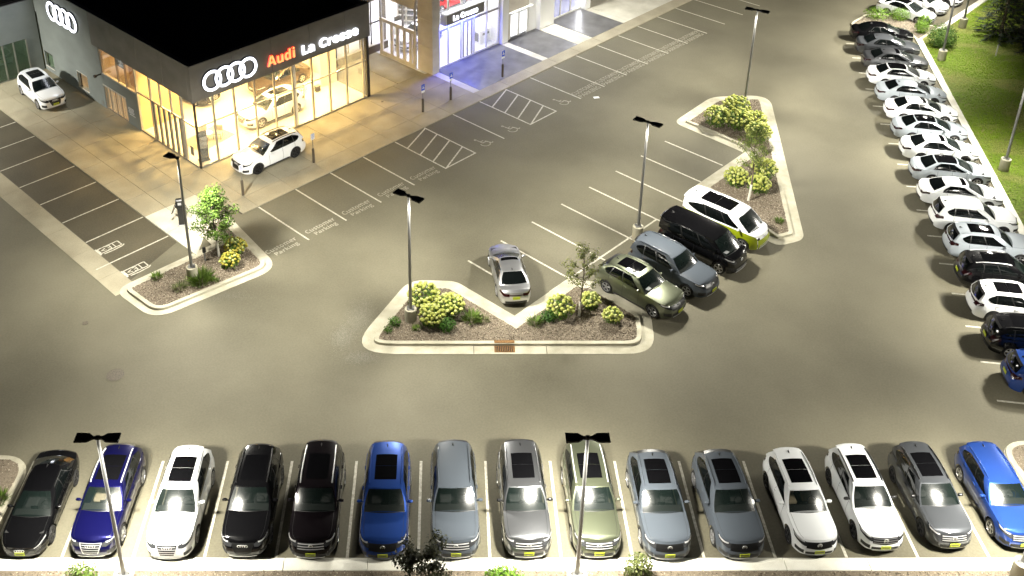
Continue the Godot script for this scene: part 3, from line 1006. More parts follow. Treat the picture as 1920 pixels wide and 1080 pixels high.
	obj("screen", span(-0.34, 0.34, 0.1, 2.15, -0.05, 0.05, 0.01), M.tinted_glass, to)
	obj("base", span(-0.36, 0.36, 0.0, 0.1, -0.2, 0.2, 0.01), M.black_trim, to)
	obj("picture", span(-0.3, 0.3, 0.9, 1.75, 0.052, 0.056), M.bar_frame, to)
	var rug := MB.new()
	rug.box(Vector3.ZERO, Vector3(3.0, 0.012, 2.1), Basis(Vector3.UP, 0.15))
	var ro := obj("rug", rug, M.cabin_beige, self, SITE * Vector3(2.55, 0.082, -3.0))
	ro.rotation.y = PI / 4
	tag(ro, "tan rug under the chairs inside the showroom corner", "rug")
	for k in 3:
		var at: Vector3 = [Vector3(1.9, 0.09, -2.6), Vector3(3.1, 0.09, -2.6), Vector3(2.5, 0.09, -3.7)][k]
		var ch := thing("lounge_chair", ["tan lounge chair near the corner glass, left of the round table", "tan lounge chair right of the round table, nearest the front glass", "tan lounge chair behind the round table on the rug"][k], "chair", SITE * at, PI / 4 + [0.8, -0.8, 3.1][k], "lounge chairs on the showroom rug")
		obj("seat", span(-0.3, 0.3, 0.36, 0.46, -0.3, 0.3, 0.03), M.cabin_beige, ch)
		obj("backrest", span(-0.3, 0.3, 0.46, 0.85, -0.3, -0.22, 0.03), M.cabin_beige, ch)
		for q in [[-0.25, -0.25], [0.25, -0.25], [-0.25, 0.25], [0.25, 0.25]]:
			obj("leg", span(q[0] - 0.015, q[0] + 0.015, 0, 0.36, q[1] - 0.015, q[1] + 0.015), M.black_trim, ch)
	var tb := thing("round_table", "small round table between the lounge chairs in the showroom", "table", SITE * Vector3(2.5, 0.09, -2.95))
	var tp := MB.new(); tp.lathe(PackedVector2Array([Vector2(0.0, 0.47), Vector2(0.36, 0.47), Vector2(0.36, 0.5), Vector2(0.0, 0.5)]), 20)
	obj("table_top", tp, M.white_wall, tb)
	obj("pedestal", span(-0.03, 0.03, 0, 0.47, -0.03, 0.03), M.black_trim, tb)
	var pl := thing("potted_plant", "small green potted plant on the showroom floor behind the white car", "plant", SITE * Vector3(10.6, 0.08, -2.9))
	var pot := MB.new(); pot.lathe(PackedVector2Array([Vector2(0.0, 0.0), Vector2(0.13, 0.0), Vector2(0.17, 0.34), Vector2(0.0, 0.33)]), 14)
	obj("pot", pot, M.black_trim, pl)
	leaf_cloud(pl, "foliage", Vector3(0, 0.8, 0), Vector3(0.35, 0.5, 0.35), 160, 0.11, Color(0.08, 0.13, 0.02), Color(0.2, 0.25, 0.04), 5)
	var wm := thing("wall_emblem", "round dark emblem on the white partition inside the showroom", "sign", SITE * Vector3(11.6, 3.6, -6.66), PI / 4)
	obj("disc_ring", ring_mesh(0.36, 0.07), M.black_trim, wm)
	obj("stroke", span(-0.1, -0.03, -0.2, 0.2, 0, 0.03), M.black_trim, wm)
	obj("stroke", span(0.03, 0.1, -0.2, 0.2, 0, 0.03), M.black_trim, wm)
	var bn := thing("waste_bin", "small dark bin on the floor by the white partition in the showroom", "bin", SITE * Vector3(12.3, 0.08, -3.3), PI / 4)
	obj("body", span(-0.2, 0.2, 0, 0.42, -0.15, 0.15, 0.02), M.black_trim, bn)
	obj("lid", span(-0.21, 0.21, 0.42, 0.46, -0.16, 0.16, 0.01), M.bar_frame, bn)
	# service wing at the back left, at right angles
	var g := holder("service_wing", "low grey service wing with tall glass doors at the back left", "building")
	obj("wall", span(-3.95, -0.16, 2.95, 5.9, -21.5, -21.05), M.grey_wall, g)
	obj("wall", span(-1.15, -0.16, 0.0, 2.95, -21.5, -21.05), M.grey_wall, g)
	obj("wall", span(-12.0, -3.96, 0.0, 5.9, -21.5, -21.06), M.grey_wall, g)
	obj("coping", span(-12.0, -0.16, 5.905, 5.95, -21.52, -21.03), M.coping, g)
	obj("roof", span(-12.0, -0.16, 5.4, 5.5, -34.0, -21.5), M.roof_membrane, g)
	obj("floor", span(-12.0, -0.1, 0.0, 0.06, -30.0, -21.5), M.green_floor, g)
	obj("back_wall", span(-12.0, -0.1, 0.0, 5.4, -30.3, -30.0), M.brown_wall, g)
	posts(g, "door_frame", [-3.9, -3.05, -2.2, -1.2], 0.06, 2.93, -21.08, 0.09, 0.16, M.alloy_frame)
	for k in 3:
		var x: float = [-3.86, -3.0, -2.15][k]; var x2: float = [-3.1, -2.25, -1.25][k]
		obj("door_pane", span(x, x2, 0.12, 2.9, -21.1, -21.088), M.green_pane, g)
		obj("door_rail", span(x, x2, 0.06, 0.12, -21.13, -21.05), M.alloy_frame, g)
	downlight(g, Vector3(-3.2, 5.3, -24.0), Color(0.75, 1.0, 0.75), 3.0, M.cool_glow)


func second_dealership():
	var s := holder("second_dealership", "white-pillared dealership with tall bright glass beside the dark showroom", "building")
	# recess wall between the two buildings
	obj("recess_base", span(14.65, 21.2, 0.0, 0.75, -5.7, -5.35), M.brown_wall, s)
	obj("recess_sill", span(14.65, 21.2, 0.755, 0.85, -5.7, -5.25), M.white_sill, s)
	obj("recess_wall", span(14.65, 19.95, 4.5, 8.0, -5.7, -5.35), M.brown_wall, s)
	obj("recess_post", span(20.62, 21.0, 0.85, 4.5, -5.7, -5.33), M.brown_wall, s)
	posts(s, "mullion", [15.9, 17.1, 18.3, 19.5], 0.85, 4.5, -5.42, 0.06, 0.1, M.dark_frame)
	obj("transom", span(14.65, 20.6, 2.6, 2.68, -5.46, -5.38), M.dark_frame, s)
	for k in 5:
		obj("window_pane", span([14.7, 15.94, 17.14, 18.34, 19.54][k], [15.86, 17.06, 18.26, 19.46, 20.6][k], 0.85, 4.5, -5.44, -5.43), M.clear_pane, s)
	# barred glass side of the second building
	obj("side_frame", span(19.95, 20.1, 0.06, 0.42, -4.95, -0.86), M.tan_wall, s)
	obj("side_frame", span(19.95, 20.1, 2.92, 3.2, -4.95, -0.86), M.tan_wall, s)
	obj("side_header", span(19.9, 20.15, 5.0, 8.0, -5.3, -0.86), M.tan_wall, s)
	posts(s, "side_bar", [-4.75, -3.55, -2.88, -2.12, -1.42, -0.98], 0.42, 2.92, 20.02, 0.3, 0.14, M.tan_wall, true)
	posts(s, "side_post", [-4.8, -2.3, -0.95], 3.2, 5.0, 20.02, 0.12, 0.14, M.alloy_frame, true)
	obj("window_pane", span(20.02, 20.032, 0.42, 2.92, -4.6, -1.0), M.clear_pane, s)
	obj("window_pane", span(20.02, 20.032, 3.2, 5.0, -4.7, -1.0), M.clear_pane, s)
	# pillars
	for k in 4:
		obj("pillar", span(20.17, 20.88, 0.0 + k * 2.2, 2.19 + k * 2.2, -0.84, 0.79, 0.008), M.tan_wall, s)
	obj("pillar", span(28.06, 28.78, 0.0, 8.8, -0.6, 0.72, 0.01), M.white_wall, s)
	obj("pillar", span(32.44, 34.26, 0.0, 8.8, -0.6, 0.95, 0.01), M.white_wall, s)
	obj("pillar", span(38.54, 39.2, 0.0, 8.8, -0.6, 0.95, 0.01), M.white_wall, s)
	obj("portal_beam", span(20.17, 39.2, 8.81, 9.6, -0.6, 0.9), M.white_wall, s)
	obj("roof", span(14.7, 60.0, 8.2, 8.4, -30.0, -0.7), M.roof_membrane, s)
	# front glazing
	var mx := [21.25, 22.27, 23.7, 25.1, 26.55, 27.95]
	posts(s, "mullion", mx, 0.06, 8.2, 0.35, 0.12, 0.16, M.white_sill)
	for i in 5:
		var a: float = mx[i] + 0.06; var b: float = mx[i + 1] - 0.06
		obj("bottom_rail", span(a, b, 0.06, 0.2, 0.28, 0.42), M.white_sill, s)
		obj("transom", span(a, b, 3.1, 3.28, 0.3, 0.4), M.alloy_frame, s)
		obj("transom", span(a, b, 6.3, 6.4, 0.3, 0.4), M.alloy_frame, s)
		obj("window_pane", span(a, b, 0.2, 3.1, 0.34, 0.352), M.clear_pane, s)
		obj("window_pane", span(a, b, 3.28, 6.3, 0.34, 0.352), M.clear_pane, s)
	posts(s, "door_stile", [23.95, 24.4, 24.85], 0.2, 3.1, 0.36, 0.09, 0.1, M.alloy_frame)
	obj("recess_jamb", span(20.89, 21.2, 0.06, 8.2, 0.3, 0.4), M.white_sill, s)
	# wall with a glazed door between the second and third pillars
	obj("wall", span(28.79, 29.2, 0.0, 8.2, 0.3, 0.5), M.tan_wall, s)
	obj("wall", span(31.5, 32.43, 0.0, 8.2, 0.3, 0.5), M.white_wall, s)
	obj("wall", span(29.21, 31.49, 2.35, 8.2, 0.3, 0.5), M.tan_wall, s)
	obj("door_canopy", span(29.0, 31.7, 2.36, 2.46, 0.51, 0.8), M.white_wall, s)
	posts(s, "door_frame", [29.26, 30.35, 31.44], 0.06, 2.34, 0.42, 0.1, 0.14, M.white_sill)
	for k in 2:
		obj("door_pane", span(29.32 + k * 1.09, 30.29 + k * 1.09, 0.12, 2.3, 0.41, 0.42), M.clear_pane, s)
	# glazing and wall further right
	posts(s, "mullion", [34.4, 35.75, 37.1, 38.45], 0.06, 8.2, 0.35, 0.1, 0.16, M.white_sill)
	for k in 3:
		obj("window_pane", span(34.45 + k * 1.35, 35.7 + k * 1.35, 0.2, 8.0, 0.34, 0.352), M.blue_pane, s)
		obj("bottom_rail", span(34.45 + k * 1.35, 35.7 + k * 1.35, 0.06, 0.2, 0.28, 0.42), M.white_sill, s)
	obj("wall", span(39.21, 60.0, 0.0, 8.0, -4.2, -4.0), M.cream_wall, s)
	# inside
	obj("floor", span(19.9, 39.0, 0.0, 0.075, -12.0, 0.25), M.white_floor, s)
	obj("back_wall", span(19.9, 39.0, 0.0, 8.2, -12.3, -12.0), M.white_wall, s)
	obj("recess_floor", span(14.65, 19.9, 0.0, 0.075, -12.0, -5.75), M.white_floor, s)
	obj("recess_back", span(14.65, 19.9, 0.0, 8.2, -12.3, -12.0), M.cream_wall, s)
	for i in 4:
		for k in 3:
			downlight(s, Vector3(21.6 + i * 2.1, 7.9, -1.3 - k * 2.9), Color(0.95, 0.95, 1.0), 7.0, M.cool_glow)
	downlight(s, Vector3(17.4, 7.9, -8.2), Color(1.0, 0.95, 0.9), 6.0, M.cool_glow)
	for i in 2:
		downlight(s, Vector3(30.4 + i * 5.0, 7.9, -2.6), Color(0.97, 0.96, 1.0), 9.0, M.cool_glow)
	for x in [30.6, 36.4]:
		downlight(s, Vector3(x, 8.75, 0.7), Color(1.0, 0.99, 0.96), 50.0, M.cool_glow, 0.2)
	obj("entrance_canopy", span(39.3, 54.0, 8.81, 9.2, -4.0, 1.5), M.white_wall, s)
	for x in [42.0, 47.0]:
		downlight(s, Vector3(x, 8.75, -1.0), Color(1.0, 0.97, 0.9), 75.0, M.cool_glow, 0.2)
	# tall lit strips on the left faces of the third and fourth pillars
	for x in [32.43, 38.53]:
		var st := obj("light_strip", span(x - 0.05, x - 0.006, 0.3, 6.0, 0.15, 0.45), M.cool_glow, s)
		var l := AreaLight3D.new()
		l.name = "strip_light"
		l.area_size = Vector2(0.3, 5.6)
		l.light_color = Color(1, 1, 0.98)
		l.light_energy = 20.0
		l.shadow_enabled = true
		s.add_child(l, true)
		l.position = Vector3(x - 0.08, 3.1, 0.3)
		l.rotation = Vector3(0, PI / 2, 0)
	# blue light tube under the portal header
	var bt := obj("blue_light_tube", span(21.5, 25.5, 3.70, 3.76, 0.6, 0.85), M.blue_glow, s)
	var bl := AreaLight3D.new()
	bl.name = "blue_tube_light"
	bl.area_size = Vector2(3.6, 0.25)
	bl.light_color = Color(0.30, 0.36, 1.0)
	bl.light_energy = 24.0
	bl.shadow_enabled = true
	s.add_child(bl, true)
	bl.position = Vector3(23.2, 3.68, 0.72)
	bl.rotation = Vector3(-PI / 2, 0, 0)
	obj("added_light_screen", span(20.9, 28.05, 6.1, 7.0, 0.84, 0.9), M.white_wall, s)  # added lip, not a known part: meant to screen blue light from the lot
	# canopy sign over the entrance
	var cs := thing("canopy_sign", "grey box sign with white script over the bright entrance of the second dealership", "sign", SITE * Vector3(0, 0, 0), PI / 4)
	obj("box", span(21.45, 25.6, 3.78, 4.6, 0.45, 1.0, 0.02), M.fascia, cs)
	obj("white_edge", span(21.4, 25.65, 4.61, 4.68, 0.42, 1.03), M.white_wall, cs)  # plain white trim along the top and left end of the box
	obj("white_edge", span(21.36, 21.44, 3.78, 4.6, 0.42, 1.03), M.white_wall, cs)
	letters(cs, "La Crosse", 22.1, 24.85, 4.0, 0.40, M.white_glow, 0.05, 1.03)
	# furniture inside
	var co := thing("reception_counter", "white reception counter with dark slots behind the right end of the bright glass", "counter", SITE * Vector3(27.3, 0.08, -0.9), PI / 4)
	obj("body", span(-0.6, 0.6, 0, 1.1, -0.45, 0.45, 0.02), M.white_wall, co)
	obj("worktop", span(-0.65, 0.65, 1.1, 1.16, -0.5, 0.5, 0.01), M.white_sill, co)
	obj("slot", span(-0.3, 0.45, 0.72, 0.92, 0.452, 0.47), M.bar_frame, co)
	obj("slot", span(-0.625, -0.604, 0.2, 0.95, -0.1, 0.3), M.bar_frame, co)
	var rk := thing("parts_rack", "white rack of square shelves behind the upper panes of the barred glass", "shelf", SITE * Vector3(25.6, 0.08, -7.4), PI / 4 - 0.9)
	obj("panel", span(-1.1, 1.1, 0.0, 2.6, -0.25, -0.2), M.white_wall, rk)
	for r in 5:
		obj("shelf", span(-1.1, 1.1, 0.35 + r * 0.5, 0.4 + r * 0.5, -0.2, 0.2), M.white_sill, rk)
	for c in 4:
		obj("upright", span(-1.1 + c * 0.72, -1.06 + c * 0.72, 0.0, 2.6, -0.19, 0.21), M.white_sill, rk)
	for r in 4:
		for c in 3:
			obj("drawer", span(-1.0 + c * 0.72, -0.5 + c * 0.72, 0.45 + r * 0.5, 0.7 + r * 0.5, -0.18, 0.12), M.bar_frame if (r + c) % 2 else M.slate, rk)
	var sc := thing("desk_monitor", "dark monitor on a white stand behind the barred glass", "monitor", SITE * Vector3(23.6, 0.08, -6.9), PI / 4)
	obj("stand", span(-0.35, 0.35, 0, 1.0, -0.25, 0.25, 0.01), M.white_wall, sc)
	obj("screen", span(-0.3, 0.3, 1.1, 1.5, -0.03, 0.03, 0.01), M.black_trim, sc)


# ---------------------------------------------------------------- lamp posts of the car park
func head_mesh() -> MB:
	var b := MB.new()
	var out := PackedVector2Array([Vector2(0.05, -0.06), Vector2(0.16, -0.06), Vector2(0.34, -0.2), Vector2(0.80, -0.22), Vector2(0.80, 0.22), Vector2(0.34, 0.2), Vector2(0.16, 0.06), Vector2(0.05, 0.06)])
	b.prism(out, -0.02, 0.05, 0.0)
	var under := PackedVector2Array()
	for p in out:
		under.append(p)
	var idx := Geometry2D.triangulate_polygon(under)
	for i in range(0, idx.size(), 3):
		var q := Vector3(under[idx[i]].x, -0.02, under[idx[i]].y); var r := Vector3(under[idx[i + 1]].x, -0.02, under[idx[i + 1]].y); var t := Vector3(under[idx[i + 2]].x, -0.02, under[idx[i + 2]].y)
		b.tri(q, r, t, Vector3.DOWN, Vector3.DOWN, Vector3.DOWN)
	for k in 5:      # cooling fins
		b.box(Vector3(0.42 + k * 0.08, 0.06, 0), Vector3(0.02, 0.03, 0.34))
	return b


func lamp_light(t: Node3D, at: Vector3, aim: Vector3, cone: float, soft: float, energy: float):
	var l := SpotLight3D.new()
	l.name = "lamp_light"
	l.light_color = WARM
	l.light_energy = energy
	l.light_size = 0.32
	l.spot_angle = cone
	l.spot_angle_attenuation = soft
	l.spot_range = 70.0
	l.spot_attenuation = 2.0
	l.shadow_enabled = true
	t.add_child(l, true)
	l.position = at
	l.basis = Basis.looking_at(aim, Vector3(0, 0, 1) if absf(aim.z) < 0.7 else Vector3.RIGHT)


func lamp_post(label: String, at: Vector3, dir: float, heads: int, base_h: float, inner := Vector3.ZERO, energy := 19.5, wide := 3.9):
	var t := thing("lamp_post", label, "lamp post", at, 0.0, "lamp posts of the car park")
	if base_h > 0.2:
		var b := MB.new()
		b.lathe(PackedVector2Array([Vector2(0.31, 0.0), Vector2(0.31, base_h - 0.03), Vector2(0.28, base_h), Vector2(0.0, base_h)]), 28)
		obj("concrete_base", b, M.kerb_concrete, t)
	else:
		obj("concrete_base", span(-0.4, 0.4, 0.0, base_h, -0.36, 0.36, 0.02), M.kerb_concrete, t)
	var top := 7.72 if base_h > 0.2 else 7.22
	var bp := MB.new()
	bp.box(Vector3(0, base_h + 0.015, 0), Vector3(0.36, 0.03, 0.36), Basis(Vector3.UP, PI / 4 - dir))
	for q in 4:
		bp.box(Vector3(cos(q * PI / 2 - dir), 0, sin(q * PI / 2 - dir)) * 0.2 + Vector3(0, base_h + 0.04, 0), Vector3(0.04, 0.06, 0.04))
	obj("base_plate", bp, M.galvanised, t)
	var pole := MB.new()
	pole.tube(PackedVector3Array([Vector3(0, base_h, 0), Vector3(0, base_h + 0.5, 0), Vector3(0, top, 0)]), PackedFloat32Array([0.085, 0.085, 0.065]), 12)
	obj("pole", pole, M.galvanised, t)
	obj("hand_hole_cover", bx(Vector3(0.08, base_h + 0.55, 0), Vector3(0.03, 0.2, 0.1), 0.005), M.galvanised, t)
	obj("pole_cap", bx(Vector3(0, top + 0.03, 0), Vector3(0.16, 0.12, 0.16), 0.02), M.black_metal, t)
	if not meshes.has("head"):
		meshes["head"] = head_mesh().mesh()
		meshes["lens"] = span(0.38, 0.76, -0.0235, -0.0215, -0.16, 0.16).mesh()
	for k in heads:
		var h := obj("lamp_head", meshes.head, M.black_metal, t, Vector3(0, top, 0))
		h.rotation.y = -dir + PI * k
		obj("lamp_lens", meshes.lens, M.lens_glow, h)
		var a := -dir + PI * k
		var under := Vector3(cos(a) * 0.57, top - 0.26, -sin(a) * 0.57)
		if inner == Vector3.ZERO:
			lamp_light(t, under, Vector3.DOWN, 77.0, 0.4, energy * (2.0 if heads == 1 else 1.0))
			for e in ([-0.7854, 0.7854] if heads == 2 else [-2.356, -0.7854, 0.7854, 2.356]):      # the optics throw most light outwards
				lamp_light(t, under, Vector3(cos(a + e) * 0.79, -0.62, -sin(a + e) * 0.79), 46.0, 1.0, energy * wide)
		else:
			lamp_light(t, under, (Vector3.DOWN + inner * 0.48).normalized(), 68.0, 1.0, energy * (2.0 if inner.length() > 0.5 else 1.45))
			lamp_light(t, under, (inner.rotated(Vector3.UP, 0.62 * (2 * k - 1)) * 0.8 + Vector3.DOWN * 0.6).normalized(), 46.0, 1.0, energy * wide * 1.2)
	return t


func lamps():
	var inward := Vector3(0, 0, -0.3)
	lamp_post("lamp post in front of the dark blue car at the left of the front row", Vector3(-12.60, 0.0, -29.12), 0.0, 2, 0.13, inward)
	lamp_post("lamp post in front of the sage green car in the middle of the front row", Vector3(5.13, 0.0, -29.12), 0.0, 2, 0.13, inward)
	lamp_post("lamp post with a round concrete base at the bottom right corner", Vector3(22.35, 0.0, -29.05), 0.0, 2, 0.9, inward)
	lamp_post("lamp post standing in the gravel at the left end of the middle island", Vector3(-1.82, 0.0, -44.5), 0.61, 2, 0.9)
	lamp_post("lamp post on a tall concrete drum behind the black van", Vector3(11.12, 0.0, -52.0), 0.61, 2, 0.9)
	lamp_post("lamp post at the far tip of the corner island with the long hydrangea bed", Vector3(21.25, 0.0, -67.9), 0.5, 2, 0.9)
	lamp_post("single-armed lamp post in the gravel of the charger island", Vector3(-13.88, 0.0, -48.1), PI + 0.52, 1, 0.9)
	var west := Vector3(-0.95, 0, -0.15)
	lamp_post("lamp post on the lawn beside the lower part of the right row", Vector3(35.92, 0.05, -59.55), 1.73, 2, 0.9, west)
	lamp_post("lamp post on the lawn by the round shrubs behind the black sedan", Vector3(38.73, 0.05, -76.1), 1.73, 2, 0.9, west)
	lamp_post("lamp post by the upper kerb, the farthest one on the lawn", Vector3(43.07, 0.05, -82.4), 0.79, 2, 0.9, Vector3(-0.7, 0, -0.7))
	# beyond the left edge: its light throws the shadow of the white car on the walkway to the right
	lamp_post("lamp post beyond the left edge, lighting the grey left wall", Vector3(-40.5, 0.0, -63.5), 0.0, 2, 0.9, Vector3.ZERO, 30.0)
	# beyond the right edge: its light throws the shadows of the nearest cars of the right row
	lamp_post("lamp post on the lawn beyond the right edge, beside the blue car", Vector3(33.1, 0.05, -43.0), 1.73, 2, 0.9, west)


# ---------------------------------------------------------------- street things
func street_things():
	var info := [[0.09, 4.51, 0, "bollard with a white sign nearest the white car's nose in front of the showroom"], [5.66, 4.53, 0, "bollard with a white sign beside the tail of the white car at the showroom"], [15.56, 4.51, 1, "bollard with a blue sign right of the showroom, first of the blue ones"], [18.29, 4.58, 1, "bollard with a blue sign at the corner of the dark polished pad"], [23.74, 4.70, 1, "bollard with a blue sign standing on the blue-lit dark pad"]]
	for b in info:
		var t := thing("sign_bollard", b[3], "bollard", SITE * Vector3(b[0], 0.06, b[1]), PI / 4, "sign bollards along the walkway")
		var pm := MB.new()
		pm.lathe(PackedVector2Array([Vector2(0.085, 0.0), Vector2(0.085, 1.0), Vector2(0.06, 1.06), Vector2(0, 1.08)]), 16)
		obj("bollard", pm, M.bronze_post, t)
		var sp := MB.new()
		sp.tube(PackedVector3Array([Vector3(0, 1.05, 0), Vector3(0, 2.15, 0)]), PackedFloat32Array([0.025, 0.025]), 8)
		obj("sign_post", sp, M.galvanised, t)
		obj("sign_plate", bx(Vector3(0, 1.95, 0.035), Vector3(0.31, 0.46, 0.012), 0.004), M.sign_white if b[2] == 0 else M.sign_blue, t)
		if b[2] == 1:
			var wb := MB.new()
			for seg in [[0.0, 2.06, 0.05, 0.05], [-0.01, 1.98, 0.035, 0.12], [0.04, 1.93, 0.11, 0.03], [0.0, 1.87, 0.14, 0.03], [-0.07, 1.9, 0.03, 0.08], [0.08, 1.88, 0.03, 0.08]]:
				wb.box(Vector3(seg[0], seg[1], 0.045), Vector3(seg[2], seg[3], 0.006))
			obj("wheelchair_mark", wb, M.sign_white, t)
			obj("lower_plate", bx(Vector3(0, 1.62, 0.035), Vector3(0.31, 0.16, 0.012), 0.004), M.sign_white, t)
		else:
			for k in 4:
				obj("printed_line", bx(Vector3(0, 2.1 - k * 0.09, 0.044), Vector3([0.22, 0.16, 0.2, 0.12][k], 0.025, 0.004)), M.sign_blue, t)
	var c := thing("vehicle_charger", "black car charger with looped cables on the walkway corner behind the single-armed lamp post", "charger", SITE * Vector3(-4.35, 0.06, 4.6), PI / 4 - 0.6)
	obj("pedestal", bx(Vector3(0, 0.62, 0), Vector3(0.34, 1.24, 0.26), 0.03), M.charger_black, c)
	obj("cabinet", bx(Vector3(0, 1.45, 0), Vector3(0.44, 0.62, 0.3), 0.05), M.charger_black, c)
	obj("screen", bx(Vector3(0, 1.5, 0.155), Vector3(0.2, 0.16, 0.012)), M.charger_grey, c)
	obj("footing", bx(Vector3(0, 0.02, 0), Vector3(0.5, 0.04, 0.4), 0.01), M.charger_grey, c)
	for sg in [-1.0, 1.0]:
		var pts := PackedVector3Array(); var rad := PackedFloat32Array()
		for k in 15:
			var t := k / 14.0
			pts.append(Vector3(sg * (0.22 + sin(t * PI) * 0.3), 1.55 - sin(t * PI) * 0.55 - t * 0.5 + t * t * 0.35, 0.05 + 0.1 * t))
			rad.append(0.02)
		var cb := MB.new(); cb.tube(pts, rad, 6)
		obj("cable", cb, M.charger_black, c)
		obj("plug", bx(Vector3(sg * 0.24, 1.36, 0.12), Vector3(0.07, 0.2, 0.1), 0.02), M.charger_black, c)
	var tr := thing("cable_box", "small grey box on a short post beside the single-armed lamp post", "utility box", Vector3(-13.5, 0.06, -49.6), PI / 4)
	obj("post", span(-0.03, 0.03, 0, 0.7, -0.03, 0.03), M.galvanised, tr)
	obj("box", bx(Vector3(0, 0.86, 0), Vector3(0.18, 0.34, 0.14), 0.02), M.charger_black, tr)
	var sk := thing("marker_stake", "thin white marker stake standing in the dark beyond the lawn", "stake", Vector3(43.26, 0.1, -76.72))
	obj("stake", span(-0.045, 0.045, 0, 1.0, -0.03, 0.03, 0.01), M.white_sill, sk)
	obj("cap", span(-0.05, 0.05, 1.0, 1.06, -0.035, 0.035, 0.01), M.galvanised, sk)


# ---------------------------------------------------------------- vehicles
func pw(a: Array, z: float) -> float:      # smooth curve through [z, value] points, z falling
	var n := a.size()
	if z >= a[0][0]: return a[0][1]
	if z <= a[n - 1][0]: return a[n - 1][1]
	for i in n - 1:
		if z <= a[i][0] and z >= a[i + 1][0]:
			var p0: Array = a[maxi(i - 1, 0)]; var p1: Array = a[i]; var p2: Array = a[i + 1]; var p3: Array = a[mini(i + 2, n - 1)]
			var h: float = p2[0] - p1[0]
			var s: float = (p2[1] - p1[1]) / h
			var m1: float = 0.0; var m2: float = 0.0
			var sl: float = s if i == 0 else (p1[1] - p0[1]) / (p1[0] - p0[0])
			var sr: float = s if i == n - 2 else (p3[1] - p2[1]) / (p3[0] - p2[0])
			if sl * s > 0: m1 = 2 * sl * s / (sl + s)
			if sr * s > 0: m2 = 2 * sr * s / (sr + s)
			if i == 0: m1 = s
			if i == n - 2: m2 = s
			var t: float = (z - p1[0]) / h
			return (2 * t * t * t - 3 * t * t + 1) * p1[1] + (t * t * t - 2 * t * t + t) * h * m1 + (-2 * t * t * t + 3 * t * t) * p2[1] + (t * t * t - t * t) * h * m2
	return a[n - 1][1]


